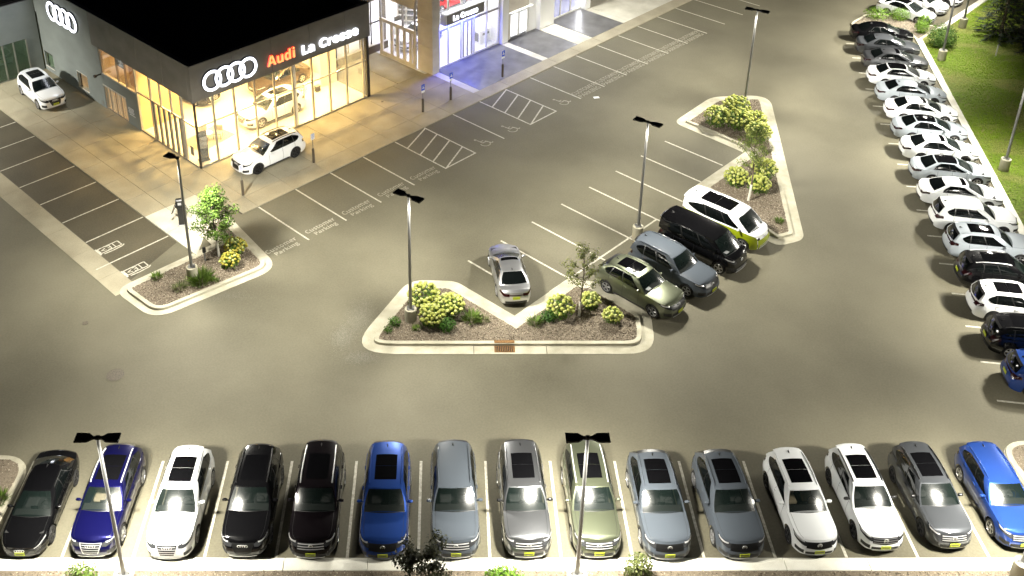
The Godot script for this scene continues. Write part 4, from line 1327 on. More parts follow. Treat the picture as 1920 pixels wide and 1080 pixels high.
const KINDS := {
	# L length, W width; wf/wr wheel places; R wheel radius; ys shoulder line; yc centre line; rail roof edge
	# A0 windscreen foot, A1 windscreen head, D1 roof end, D0 rear window foot; xr half roof width
	"suv": {"L": 5.06, "W": 1.98, "wf": 1.53, "wr": -1.45, "R": 0.38, "cut": 0.40, "rf": 0.85, "cutr": 0.26, "rr": 0.7, "lean": 0.23,
		"ys": [[2.53, 0.97], [2.2, 1.03], [1.2, 1.09], [0.0, 1.12], [-1.4, 1.15], [-2.3, 1.17], [-2.53, 1.08]], "yc": [[2.53, 1.02], [2.3, 1.09], [1.2, 1.19], [0, 1.2], [-2.3, 1.2], [-2.53, 1.08]],
		"A0": 0.98, "A1": 0.28, "D1": -2.10, "D0": -2.36, "xr": 0.72, "xrr": 0.655, "rail": [[0.4, 1.68], [0.0, 1.74], [-0.8, 1.77], [-1.6, 1.75], [-2.2, 1.70]], "rails": true, "spoiler": 0.13, "grille": "bars", "roofglass": [0.16, 0.70, 0.64],
		"win": [[0.10, 0.42], [0.445, 0.70], [0.725, 0.90]]},
	"coupe": {"L": 4.97, "W": 1.99, "wf": 1.50, "wr": -1.48, "R": 0.38, "cut": 0.40, "rf": 0.85, "cutr": 0.30, "rr": 0.8, "lean": 0.23,
		"ys": [[2.485, 0.96], [2.15, 1.03], [1.15, 1.09], [0.0, 1.12], [-1.4, 1.17], [-2.25, 1.17], [-2.485, 1.06]], "yc": [[2.485, 1.02], [2.25, 1.09], [1.15, 1.19], [0, 1.2], [-2.2, 1.2], [-2.485, 1.06]],
		"A0": 0.95, "A1": 0.25, "D1": -1.66, "D0": -2.22, "xr": 0.715, "xrr": 0.625, "rail": [[0.4, 1.65], [0.0, 1.71], [-0.6, 1.73], [-1.2, 1.69], [-1.8, 1.60]], "rails": true, "spoiler": 0.2, "grille": "bars", "roofglass": [0.12, 0.78, 0.66],
		"win": [[0.10, 0.45], [0.475, 0.74], [0.765, 0.92]]},
	"compact": {"L": 4.70, "W": 1.86, "wf": 1.42, "wr": -1.38, "R": 0.36, "cut": 0.38, "rf": 0.8, "cutr": 0.25, "rr": 0.65, "lean": 0.22,
		"ys": [[2.35, 0.91], [2.05, 0.98], [1.1, 1.03], [0.0, 1.06], [-1.3, 1.10], [-2.1, 1.12], [-2.35, 1.03]], "yc": [[2.35, 0.96], [2.1, 1.03], [1.1, 1.13], [0, 1.14], [-2.1, 1.15], [-2.35, 1.03]],
		"A0": 0.92, "A1": 0.22, "D1": -1.88, "D0": -2.16, "xr": 0.665, "xrr": 0.605, "rail": [[0.3, 1.55], [0.0, 1.60], [-0.7, 1.63], [-1.4, 1.60], [-2.0, 1.54]], "rails": true, "spoiler": 0.12, "grille": "bars", "roofglass": [0.14, 0.72, 0.68],
		"win": [[0.10, 0.42], [0.445, 0.72], [0.745, 0.90]]},
	"sedan": {"L": 4.74, "W": 1.80, "wf": 1.44, "wr": -1.26, "R": 0.335, "cut": 0.40, "rf": 0.85, "cutr": 0.30, "rr": 0.75, "lean": 0.10,
		"ys": [[2.37, 0.66], [2.05, 0.77], [1.15, 0.89], [0.0, 0.94], [-1.2, 0.99], [-2.1, 0.99], [-2.37, 0.90]], "yc": [[2.37, 0.72], [2.1, 0.82], [1.15, 0.99], [0, 1.0], [-1.6, 1.06], [-2.2, 1.05], [-2.37, 0.93]],
		"A0": 1.16, "A1": 0.20, "D1": -0.98, "D0": -1.72, "xr": 0.585, "xrr": 0.545, "rail": [[0.3, 1.33], [0.0, 1.38], [-0.5, 1.41], [-1.0, 1.37], [-1.3, 1.33]], "rails": false, "spoiler": 0.0, "grille": "bars", "roofglass": [0.06, 0.50, 0.80],
		"win": [[0.11, 0.47], [0.495, 0.80], [0.82, 0.90]]},
	"van": {"L": 4.96, "W": 1.98, "wf": 1.66, "wr": -1.50, "R": 0.38, "cut": 0.36, "rf": 0.8, "cutr": 0.20, "rr": 0.5, "lean": 0.10,
		"ys": [[2.48, 1.02], [2.2, 1.12], [1.5, 1.16], [0.0, 1.17], [-1.4, 1.18], [-2.3, 1.19], [-2.48, 1.12]], "yc": [[2.48, 1.08], [2.25, 1.19], [1.7, 1.24], [0, 1.25], [-2.3, 1.25], [-2.48, 1.12]],
		"A0": 1.90, "A1": 1.06, "D1": -2.32, "D0": -2.43, "xr": 0.815, "xrr": 0.80, "rail": [[1.1, 1.83], [0.5, 1.91], [-0.6, 1.94], [-1.6, 1.93], [-2.35, 1.89]], "rails": false, "spoiler": 0.1, "grille": "none", "roofglass": [0.18, 0.74, 0.70],
		"win": [[0.09, 0.30], [0.325, 0.60], [0.625, 0.91]]},
	"luxsuv": {"L": 5.03, "W": 1.98, "wf": 1.52, "wr": -1.46, "R": 0.39, "cut": 0.40, "rf": 0.85, "cutr": 0.30, "rr": 0.75, "lean": 0.24,
		"ys": [[2.515, 0.92], [2.15, 0.99], [1.15, 1.06], [0.0, 1.09], [-1.4, 1.12], [-2.25, 1.13], [-2.515, 1.03]], "yc": [[2.515, 0.97], [2.25, 1.05], [1.15, 1.16], [0, 1.17], [-2.2, 1.17], [-2.515, 1.03]],
		"A0": 0.98, "A1": 0.20, "D1": -1.98, "D0": -2.34, "xr": 0.70, "xrr": 0.61, "rail": [[0.3, 1.58], [0.0, 1.64], [-0.7, 1.67], [-1.5, 1.63], [-2.1, 1.55]], "rails": true, "spoiler": 0.12, "grille": "frame", "roofglass": [0.13, 0.72, 0.70],
		"win": [[0.10, 0.43], [0.455, 0.72], [0.745, 0.91]]},
	"luxsedan": {"L": 4.94, "W": 1.89, "wf": 1.50, "wr": -1.42, "R": 0.35, "cut": 0.40, "rf": 0.85, "cutr": 0.32, "rr": 0.8, "lean": 0.11,
		"ys": [[2.47, 0.68], [2.1, 0.80], [1.15, 0.91], [0.0, 0.95], [-1.2, 0.99], [-2.2, 0.99], [-2.47, 0.90]], "yc": [[2.47, 0.74], [2.15, 0.85], [1.15, 1.0], [0, 1.0], [-1.7, 1.06], [-2.3, 1.05], [-2.47, 0.93]],
		"A0": 1.12, "A1": 0.16, "D1": -1.10, "D0": -1.86, "xr": 0.61, "xrr": 0.56, "rail": [[0.3, 1.34], [0.0, 1.39], [-0.5, 1.42], [-1.0, 1.39], [-1.4, 1.34]], "rails": false, "spoiler": 0.0, "grille": "frame", "roofglass": [0.08, 0.60, 0.80],
		"win": [[0.11, 0.46], [0.485, 0.78], [0.80, 0.90]]},
}


func hw(s: Dictionary, z: float) -> float:
	var h: float = s.W * 0.5
	var t: float = z / (s.L * 0.5)
	var b := h * (1.0 - 0.025 * t * t)
	var d: float = s.L * 0.5 - absf(z)
	var r: float = s.rf if z > 0 else s.rr
	var cut: float = s.cut if z > 0 else s.cutr
	if d < r:
		var k := 1.0 - d / r
		b -= cut * (1.0 - sqrt(maxf(0.0, 1.0 - k * k * 0.97)))
	return b


const PROFILE := [[0.0, 0.925], [0.12, 0.965], [0.4, 1.0], [0.62, 0.992], [0.82, 0.97], [1.0, 0.93]]


func prof(yn: float) -> float:
	for i in PROFILE.size() - 1:
		if yn <= PROFILE[i + 1][0]:
			var t: float = (yn - PROFILE[i][0]) / (PROFILE[i + 1][0] - PROFILE[i][0])
			return lerpf(PROFILE[i][1], PROFILE[i + 1][1], t * t * (3 - 2 * t))
	return PROFILE[PROFILE.size() - 1][1]


func side_pt(s: Dictionary, z: float, v: float, sg: float) -> Vector3:
	var y0 := 0.20
	var bottom := y0
	var ends: float = maxf(0.0, absf(z) - (s.L * 0.5 - 0.5)) / 0.5
	bottom += ends * ends * 0.10
	var flare := 0.0
	for w in [s.wf, s.wr]:
		var d: float = absf(z - w)
		var ra: float = s.R + 0.055
		if d < ra:
			bottom = maxf(bottom, s.R + sqrt(ra * ra - d * d))
		flare = maxf(flare, 0.022 * clampf(1.0 - (d - ra) / 0.25, 0.0, 1.0))
	var ys := pw(s.ys, z)
	var y := lerpf(minf(bottom, ys - 0.03), ys, v)
	var yn := clampf((y - y0) / (ys - y0), 0, 1)
	var x := hw(s, z) * prof(yn) + flare * (1.0 - yn) * 1.2
	return Vector3(sg * x, y, z - ends * ends * signf(z) * s.lean * pow((y - 0.50) / 0.45, 2.0))


func top_pt(s: Dictionary, z: float, u: float, sg: float) -> Vector3:
	var e := side_pt(s, z, 1.0, sg)
	var yc := pw(s.yc, z)
	var k := 1.0 - pow(1.0 - u, 2.4)
	var ends: float = maxf(0.0, absf(z) - (s.L * 0.5 - 0.5)) / 0.5
	return Vector3(e.x * (1.0 - u), lerpf(e.y, yc, k), e.z + signf(z) * ends * ends * 0.075 * (1.0 - (1.0 - u) * (1.0 - u)))


func cap_pt(s: Dictionary, front: bool, t: float, v: float) -> Vector3:
	var z: float = s.L * 0.5 * (1.0 if front else -1.0)
	var a := side_pt(s, z, v, 1.0); var b := side_pt(s, z, v, -1.0)
	var p := a.lerp(b, t)
	p.z += (1.0 if front else -1.0) * 0.075 * (1.0 - pow(2 * t - 1, 2.0))
	if v > 0.99:
		p.y = lerpf(p.y, pw(s.yc, z), 1.0 - pow(absf(2 * t - 1), 2.4))
	return p


func gh_foot(s: Dictionary, z: float, sg: float) -> Vector3:
	var e := side_pt(s, z, 1.0, sg)
	return Vector3(e.x * 0.975, e.y - 0.006, z)


func rail_x(s: Dictionary, z: float) -> float:
	var t: float = clampf((s.A1 - z) / (s.A1 - s.D1), 0, 1)
	return lerpf(s.xr, s.xrr, t * t) - 0.03 * pow(1.0 - t, 4.0)


func gh_side(s: Dictionary, u: float, v: float, sg: float) -> Vector3:
	var a := gh_foot(s, lerpf(s.A0, s.D0, u), sg)
	var z1: float = lerpf(s.A1, s.D1, u)
	var b := Vector3(sg * rail_x(s, z1), pw(s.rail, z1), z1)
	var p := a.lerp(b, v)
	p.x += sg * 0.045 * sin(PI * v)
	return p


func gh_end(s: Dictionary, front: bool, a: float, v: float) -> Vector3:      # a from -1 to 1 across the car
	var z0: float = s.A0 if front else s.D0
	var z1: float = s.A1 if front else s.D1
	var f := gh_foot(s, z0, 1.0)
	var w := 1.0 - a * a
	var sg := 1.0 if front else -1.0
	var foot := Vector3(a * f.x, lerpf(f.y, pw(s.yc, z0 + sg * 0.12) - 0.01, w), z0 + sg * 0.16 * w)
	var head := Vector3(a * rail_x(s, z1), pw(s.rail, z1) + 0.05 * w, z1 + sg * 0.07 * w)
	var p := foot.lerp(head, v)
	p.x += a * 0.045 * sin(PI * v)
	p += Vector3(0, 0.6, 0.8 * sg).normalized() * (0.03 * sin(PI * v) * w)
	return p


func roof_pt(s: Dictionary, a: float, t: float) -> Vector3:
	var w := 1.0 - a * a
	var zl := lerpf(s.A1, s.D1, t)
	var z := lerpf(s.A1 + 0.07 * w, s.D1 - 0.07 * w, t)
	return Vector3(a * rail_x(s, zl), pw(s.rail, zl) + 0.05 * (1.0 - pow(absf(a), 2.6)), z)


func car_parts(kind: String) -> Dictionary:
	if meshes.has(kind):
		return meshes[kind]
	var s: Dictionary = KINDS[kind]
	var out := {}
	var half: float = s.L * 0.5
	var zs := PackedFloat32Array()
	for i in 61:
		zs.append(lerpf(-half, half, i / 60.0))
	for k in 5:
		zs.append(half - 0.012 * (k + 1) * (k + 1)); zs.append(-half + 0.012 * (k + 1) * (k + 1))
	for w in [s.wf, s.wr]:
		for k in 13:
			zs.append(w + (s.R + 0.055) * cos(PI * k / 12.0))
	zs.sort()
	var ref := Vector3(0, 0.3, 0)
	var body := MB.new()
	var vs := PackedFloat32Array([0, 0.1, 0.22, 0.36, 0.5, 0.64, 0.76, 0.86, 0.94, 1.0])
	var us := PackedFloat32Array([0, 0.03, 0.08, 0.16, 0.3, 0.5, 0.75, 1.0])
	var zf := PackedFloat32Array(); var zb := PackedFloat32Array(); var zm := PackedFloat32Array()
	for z in zs:
		if z >= s.A0 - 0.02: zf.append(z)
		if z <= s.D0 + 0.02: zb.append(z)
		if z > s.D0 - 0.15 and z < s.A0 + 0.15: zm.append(z)
	for sg in [-1.0, 1.0]:
		body.surf(func(z, v): return side_pt(s, z, v, sg), zs, vs, ref)
		body.surf(func(z, u): return top_pt(s, z, u, sg), zf, us, Vector3(0, -3, 0))
		body.surf(func(z, u): return top_pt(s, z, u, sg), zb, us, Vector3(0, -3, 0))
		body.surf(func(z, u): return top_pt(s, z, u, sg), zm, PackedFloat32Array([0, 0.02, 0.05, 0.10]), Vector3(0, -3, 0))
		body.surf(func(u, v): return gh_side(s, u, v, sg), lin(0, 1, 22), lin(0, 1, 7), Vector3(0, 0.8, 0))
	for front in [true, false]:
		body.surf(func(t, v): return cap_pt(s, front, t, v), lin(0, 1, 16), vs, ref)
	body.surf(func(a, t): return roof_pt(s, a, t), lin(-1, 1, 14), lin(0, 1, 16), Vector3(0, -2, 0))
	# pillars of the windscreen and the solid tail panel
	for sg in [-1.0, 1.0]:
		body.surf(func(a, v): return gh_end(s, true, a, v), PackedFloat32Array([sg * 0.925, sg * 0.96, sg]), lin(0, 1, 6), Vector3(0, 0.6, -1))
	body.surf(func(a, v): return gh_end(s, true, a, v), lin(-0.925, 0.925, 10), PackedFloat32Array([0.955, 1.0]), Vector3(0, 0.6, -1))
	body.surf(func(a, v): return gh_end(s, false, a, v), lin(-1, 1, 14), lin(0, 1, 6), Vector3(0, 0.6, 0))
	out["body"] = body.mesh()
	var cowl := MB.new()
	cowl.surf(func(a, v): return gh_end(s, true, a, v), lin(-0.925, 0.925, 10), PackedFloat32Array([-0.03, 0.045]), Vector3(0, 0.6, -1))
	out["cowl"] = cowl.mesh()
	var ws := MB.new()
	ws.surf(func(a, v): return gh_end(s, true, a, v), lin(-0.925, 0.925, 12), lin(0.045, 0.955, 7), Vector3(0, 0.6, -1))
	out["windscreen"] = ws.mesh()
	var rw := MB.new()
	rw.surf(func(a, v): return gh_end(s, false, a, v), lin(-0.86, 0.86, 12), lin(0.10, 0.93, 6), Vector3(0, 0.6, 0), 0.006)
	out["rear_window"] = rw.mesh()
	# side windows: the last one narrows to a point
	var wins := []
	for sg in [-1.0, 1.0]:
		for k in 3:
			var u0: float = s.win[k][0]; var u1: float = s.win[k][1]
			var b := MB.new()
			b.surf(func(u, q):
				var top := 0.90
				var bot := 0.10
				if k == 0: top = lerpf(0.90, 0.90 * clampf((u - u0) / 0.10, 0.0, 1.0) + 0.16 * (1.0 - clampf((u - u0) / 0.10, 0.0, 1.0)), 1.0)
				if k == 2:
					var t: float = (u - u0) / (u1 - u0)
					top = lerpf(0.88, 0.62, t * t); bot = lerpf(0.10, 0.50, t * t)
				return gh_side(s, u, lerpf(bot, top, q), sg), lin(u0, u1, 12), lin(0, 1, 7), Vector3(0, 0.8, 0), 0.012)
			wins.append(b.mesh())
		var tr := MB.new()
		tr.surf(func(u, q): return gh_side(s, u, lerpf(0.07, 0.93, q), sg), lin(s.win[0][0] + 0.09, s.win[2][0] + 0.03, 22), lin(0, 1, 7), Vector3(0, 0.8, 0), 0.007)
		wins.append(tr.mesh())
	out["wins"] = wins
	var g: Array = s.roofglass
	var mid: float = g[0] + (g[1] - g[0]) * 0.52
	var rg := []
	for r in [[g[0], mid - 0.0015], [mid + 0.0015, g[1]]]:
		var b := MB.new()
		b.surf(func(a, t): return roof_pt(s, a, t), lin(-g[2], g[2], 8), lin(r[0], r[1], 4), Vector3(0, -2, 0), 0.008)
		rg.append(b.mesh())
	out["roof_glass"] = rg
	var fullroof := MB.new()
	fullroof.surf(func(a, t): return roof_pt(s, a, t), lin(-0.93, 0.93, 10), lin(0.03, 0.99, 8), Vector3(0, -2, 0), 0.005)
	out["black_roof"] = fullroof.mesh()
	if s.rails:
		var rr := []
		for sg in [-1.0, 1.0]:
			var pts := PackedVector3Array(); var rad := PackedFloat32Array()
			for i in 13:
				var t := 0.07 + 0.86 * i / 12.0
				var p := roof_pt(s, sg * 0.93, t)
				p.y += 0.035 * minf(1.0, minf(i, 12 - i) * 0.7) + 0.004
				pts.append(p); rad.append(0.028)
			var b := MB.new(); b.tube(pts, rad, 6)
			rr.append(b.mesh())
		out["rails"] = rr
	if s.spoiler > 0:
		var b := MB.new()
		var sp: float = s.spoiler
		b.surf(func(a, t):
			var p := roof_pt(s, a, 1.0)
			return p + Vector3(0, -0.015 - 0.05 * t, -sp * t) + Vector3(0, 0.012, 0), lin(-0.94, 0.94, 10), lin(0, 1, 2), Vector3(0, 0, 0))
		b.surf(func(a, t):
			var p := roof_pt(s, a, 1.0)
			return p + Vector3(0, -0.055 - 0.04 * t, -sp + 0.03 * t), lin(-0.94, 0.94, 10), lin(0, 1, 1), Vector3(0, 1.4, 0))
		out["spoiler"] = b.mesh()
	var fin := MB.new()
	var fp := roof_pt(s, 0.0, 0.9)
	for sg in [-1.0, 1.0]:
		fin.quad(fp + Vector3(0, 0, 0.13), fp + Vector3(sg * 0.03, 0, 0.0), fp + Vector3(0, 0.075, -0.07), fp + Vector3(0, 0.07, -0.04), Vector3(sg, 0.3, 0))
		fin.quad(fp + Vector3(sg * 0.03, 0, 0), fp + Vector3(sg * 0.025, 0, -0.08), fp + Vector3(0, 0, -0.09), fp + Vector3(0, 0.075, -0.07), Vector3(sg, 0.3, -0.4))
	out["antenna"] = fin.mesh()
	# lamps
	var hl := []; var tl := []; var ll := []
	for sg in [-1.0, 1.0]:
		var low := 0.70 if s.grille != "none" else 0.72
		var b := MB.new()
		b.surf(func(t, q):
			var z: float = half - 0.70 * t * t
			return side_pt(s, minf(z, half), lerpf(lerpf(low, low + 0.16, t), 0.955, q), sg), lin(0.0, 1, 12), lin(0, 1, 4), ref, 0.007)
		b.surf(func(t, q): return cap_pt(s, true, t if sg > 0 else 1.0 - t, lerpf(low + 0.02 * t * 8, 0.955 - t * 0.5, q)), lin(0.0, 0.14, 5), lin(0, 1, 4), ref, 0.007)
		hl.append(b.mesh())
		var c := MB.new()
		c.surf(func(t, q):
			var z: float = half - 0.62 * t * t
			return side_pt(s, z, lerpf(0.90, 0.965, q), sg), lin(0.02, 0.95, 10), lin(0, 1, 1), ref, 0.011)
		ll.append(c.mesh())
		var d := MB.new()
		var a0 := 0.72 if kind.ends_with("sedan") else 0.70
		d.surf(func(t, q): return side_pt(s, -half + 0.42 * t * t, lerpf(lerpf(a0, a0 + 0.1, t), 0.95, q), sg), lin(0, 1, 10), lin(0, 1, 3), ref, 0.007)
		d.surf(func(t, q): return cap_pt(s, false, t if sg > 0 else 1.0 - t, lerpf(a0, 0.95, q)), lin(0.0, 0.2, 5), lin(0, 1, 3), ref, 0.007)
		tl.append(d.mesh())
	out["headlights"] = hl; out["taillights"] = tl; out["light_lines"] = ll
	var tb := MB.new()
	tb.surf(func(t, q): return cap_pt(s, false, t, lerpf(0.78, 0.86, q)), lin(0.2, 0.8, 8), lin(0, 1, 1), ref, 0.008)
	out["light_bar"] = tb.mesh()
	# grille with its bars, lower intake, bumper lip
	var gr := MB.new(); var bars := []; var fr := MB.new()
	if s.grille == "none":
		gr.surf(func(t, q): return cap_pt(s, true, t, lerpf(0.08, 0.30, q)), lin(0.1, 0.9, 10), lin(0, 1, 3), ref, 0.008)
		for k in 3:
			var b := MB.new()
			b.surf(func(t, q): return cap_pt(s, true, t, 0.11 + k * 0.06 + 0.025 * q), lin(0.14, 0.86, 8), lin(0, 1, 1), ref, 0.014)
			bars.append(b.mesh())
	elif s.grille == "bars":
		gr.surf(func(t, q): return cap_pt(s, true, t, lerpf(lerpf(0.60, 0.52, 1.0 - absf(2 * t - 1)), 0.93, q)), lin(0.06, 0.94, 14), lin(0, 1, 4), ref, 0.008)
		for k in 3:
			var b := MB.new()
			b.surf(func(t, q): return cap_pt(s, true, t, 0.62 + k * 0.115 + 0.045 * q), lin(0.08, 0.92, 10), lin(0, 1, 1), ref, 0.02)
			bars.append(b.mesh())
	else:
		gr.surf(func(t, q): return cap_pt(s, true, lerpf(0.5 + (t - 0.5) * 0.62, t, q), lerpf(0.28, 0.92, q)), lin(0.13, 0.87, 12), lin(0, 1, 5), ref, 0.008)
		for k in 4:
			var b := MB.new()
			b.surf(func(t, q): return cap_pt(s, true, t, 0.42 + k * 0.125 + 0.035 * q), lin(0.22, 0.78, 8), lin(0, 1, 1), ref, 0.02)
			bars.append(b.mesh())
		for e in [[0.13, 0.17], [0.83, 0.87]]:
			fr.surf(func(t, q): return cap_pt(s, true, lerpf(0.5 + (t - 0.5) * 0.62, t, q), lerpf(0.28, 0.92, q)), lin(e[0], e[1], 1), lin(0, 1, 5), ref, 0.018)
		fr.surf(func(t, q): return cap_pt(s, true, lerpf(0.5 + (t - 0.5) * 0.62, t, q), lerpf(0.28, 0.92, q)), lin(0.13, 0.87, 8), PackedFloat32Array([0, 0.05]), ref, 0.018)
		fr.surf(func(t, q): return cap_pt(s, true, lerpf(0.5 + (t - 0.5) * 0.62, t, q), lerpf(0.28, 0.92, q)), lin(0.13, 0.87, 8), PackedFloat32Array([0.96, 1.0]), ref, 0.018)
		out["frame"] = fr.mesh()
	out["grille"] = gr.mesh(); out["bars"] = bars
	var ik := MB.new()
	if s.grille != "frame":
		ik.surf(func(t, q): return cap_pt(s, true, t, lerpf(0.10, 0.34, q)), lin(0.04, 0.96, 12), lin(0, 1, 2), ref, 0.007)
	for sg in [-1.0, 1.0]:
		ik.surf(func(t, q): return side_pt(s, half - 0.34 * t * t, lerpf(0.14 + 0.08 * t, 0.46, q), sg), lin(0.1, 1, 6), lin(0, 1, 2), ref, 0.008)
	out["intake"] = ik.mesh()
	var lip := MB.new()
	lip.surf(func(t, q): return cap_pt(s, true, t, lerpf(0.03, 0.12, q)), lin(0.06, 0.94, 12), lin(0, 1, 1), ref, 0.045)
	out["lip"] = lip.mesh()
	var rl := MB.new()
	rl.surf(func(t, q): return cap_pt(s, false, t, lerpf(0.02, 0.26, q)), lin(0.03, 0.97, 12), lin(0, 1, 2), ref, 0.008)
	out["rear_valance"] = rl.mesh()
	var sk := []
	for sg in [-1.0, 1.0]:
		var b := MB.new()
		b.surf(func(z, v): return side_pt(s, z, v, sg), lin(s.wr + s.R + 0.1, s.wf - s.R - 0.1, 10), PackedFloat32Array([0.0, 0.06, 0.13]), ref, 0.008)
		sk.append(b.mesh())
	out["skirts"] = sk
	var se := []
	for sg in [-1.0, 1.0]:      # door gaps and handles
		var b := MB.new()
		for zz in [s.A0 - 0.38, lerpf(s.A0, s.D0, 0.44), lerpf(s.A0, s.D0, 0.74)]:
			b.surf(func(z, v): return side_pt(s, z, v, sg), PackedFloat32Array([zz - 0.008, zz + 0.008]), lin(0.13, 0.99, 7), ref, 0.002)
		se.append(b.mesh())
	out["seams"] = se
	var ha := []
	for sg in [-1.0, 1.0]:
		for q in [0.40, 0.70]:
			var z: float = lerpf(s.A0, s.D0, q)
			var p := side_pt(s, z, 0.86, sg)
			var b := MB.new(); b.box(p + Vector3(sg * 0.012, 0, 0), Vector3(0.035, 0.03, 0.19), Basis(), 0.008)
			ha.append(b.mesh())
	out["handles"] = ha
	var hs := MB.new()
	for sg in [-1.0, 1.0]:     # bonnet gap
		hs.surf(func(z, u): return top_pt(s, z, u, sg), lin(s.A0 + 0.05, half - 0.12, 14), PackedFloat32Array([0.13, 0.142]), Vector3(0, -3, 0), 0.003)
	out["bonnet_gap"] = hs.mesh()
	var mi := []
	for sg in [-1.0, 1.0]:
		var p := gh_side(s, 0.12, 0.10, sg)
		var b := MB.new()
		b.lathe(PackedVector2Array([Vector2(0, -0.10), Vector2(0.055, -0.085), Vector2(0.075, -0.03), Vector2(0.07, 0.05), Vector2(0.04, 0.09), Vector2(0, 0.1)]), 12, Transform3D(Basis(Vector3(0, 0, 1), PI / 2).scaled(Vector3(1.15, 1.0, 0.85)), p + Vector3(sg * 0.15, 0.06, 0.03)))
		b.box(p + Vector3(sg * 0.06, 0.02, 0.02), Vector3(0.14, 0.03, 0.06))
		mi.append(b.mesh())
	out["mirrors"] = mi
	# emblem and plates
	var ec := cap_pt(s, true, 0.5, 0.80 if s.grille != "none" else 0.86) + Vector3(0, 0, 0.03)
	var er := MB.new()
	if s.grille == "frame":
		for i in 4:
			var rb := ring_mesh(0.062, 0.014)
			for q in rb.v.size():
				er.v.append(rb.v[q] + ec + Vector3((i - 1.5) * 0.09, 0.0, 0)); er.n.append(rb.n[q])
	else:
		var rb := ring_mesh(0.085, 0.018)
		for q in rb.v.size():
			er.v.append(rb.v[q] + ec); er.n.append(rb.n[q])
		for st in [[-0.035, 0.035, 0.4], [0.035, 0.035, -0.4], [-0.045, -0.03, 0.3], [-0.012, -0.03, -0.35], [0.012, -0.03, 0.35], [0.045, -0.03, -0.3]]:
			er.box(ec + Vector3(st[0], st[1], 0), Vector3(0.014, 0.06, 0.014), Basis(Vector3(0, 0, 1), st[2]))
	out["emblem"] = er.mesh()
	var pc := cap_pt(s, true, 0.5, 0.36 if s.grille != "frame" else 0.40) + Vector3(0, 0, 0.035)
	out["plate"] = bx(pc, Vector3(0.40, 0.17, 0.02), 0.005).mesh()
	out["plate_mark"] = bx(pc + Vector3(0, 0, 0.012), Vector3(0.30, 0.035, 0.004)).mesh()
	var rp := cap_pt(s, false, 0.5, 0.58) + Vector3(0, 0, -0.025)
	out["rear_plate"] = bx(rp, Vector3(0.40, 0.17, 0.02), 0.005).mesh()
	# cabin seen through the windscreen
	var tub := MB.new()
	tub.box(Vector3(0, 0.42, (s.A0 + s.D0) * 0.5 - 0.05), Vector3(s.W - 0.4, 0.06, s.A0 - s.D0 - 0.2))
	out["cabin_floor"] = tub.mesh()
	var by := pw(s.ys, s.A0)
	var db := MB.new()
	db.box(Vector3(0, by - 0.13, s.A0 - 0.12), Vector3(s.W * 0.83, 0.2, 0.62), Basis(Vector3.RIGHT, 0.10), 0.05)
	out["dashboard"] = db.mesh()
	var scr := MB.new()
	scr.box(Vector3(0, by + 0.02, s.A0 - 0.42), Vector3(0.30, 0.16, 0.03), Basis(Vector3.RIGHT, -0.2), 0.01)
	out["display"] = scr.mesh()
	var sw := ring_mesh(0.18, 0.018)
	out["steering_wheel"] = sw.mesh()
	out["wheel_at"] = Vector3(0.37, by - 0.06, s.A0 - 0.62)
	var sb := MB.new()
	var rail_mid := pw(s.rail, 0.0)
	sb.box(Vector3(0, by - 0.36, 0.0), Vector3(0.50, 0.16, 0.5), Basis(), 0.05)
	sb.box(Vector3(0, by - 0.02, -0.30), Vector3(0.48, minf(0.62, rail_mid - by + 0.12), 0.14), Basis(Vector3.RIGHT, -0.22), 0.05)
	sb.box(Vector3(0, minf(by + 0.34, rail_mid - 0.13), -0.37), Vector3(0.26, 0.16, 0.10), Basis(Vector3.RIGHT, -0.1), 0.04)
	out["seat"] = sb.mesh()
	var hz: float = s.A0 - 1.02
	out["seat_at"] = [Vector3(0.37, 0, hz), Vector3(-0.37, 0, hz), Vector3(0.37, 0, hz - 0.92), Vector3(-0.37, 0, hz - 0.92)]
	var ub := MB.new()
	ub.box(Vector3(0, 0.38, 0), Vector3(s.W - 0.62, 0.36, s.L - 0.5))
	for w in [s.wf, s.wr]:
		ub.box(Vector3(0, 0.62, w), Vector3(s.W - 0.34, 0.5, 0.82))
	out["underbody"] = ub.mesh()
	# wheel: tyre turned about the axle, and rims
	var rot := Transform3D(Basis(Vector3(0, 0, 1), -PI / 2), Vector3.ZERO)
	var R: float = s.R
	var ty := MB.new()
	ty.lathe(PackedVector2Array([Vector2(R * 0.66, -0.11), Vector2(R * 0.9, -0.115), Vector2(R * 0.985, -0.09), Vector2(R, -0.05), Vector2(R, 0.05), Vector2(R * 0.985, 0.09), Vector2(R * 0.9, 0.115), Vector2(R * 0.70, 0.108), Vector2(R * 0.68, 0.06), Vector2(0.0, 0.045)]), 28, rot)
	out["tyre"] = ty.mesh()
	var rim := MB.new()
	rim.lathe(PackedVector2Array([Vector2(R * 0.72, 0.106), Vector2(R * 0.71, 0.114), Vector2(R * 0.65, 0.11), Vector2(R * 0.63, 0.07)]), 28, rot)
	rim.lathe(PackedVector2Array([Vector2(R * 0.17, 0.06), Vector2(R * 0.16, 0.1), Vector2(0, 0.104)]), 14, rot)
	for k in 5:
		var t := TAU * k / 5.0
		for e in [-0.13, 0.13]:
			var d := Vector3(0, cos(t + e), sin(t + e))
			rim.box(d * R * 0.40 + Vector3(0.088, 0, 0), Vector3(0.03, R * 0.54, R * 0.12), Basis(Vector3.RIGHT, t + e), 0.008)
	out["rim"] = rim.mesh()
	meshes[kind] = out
	return out


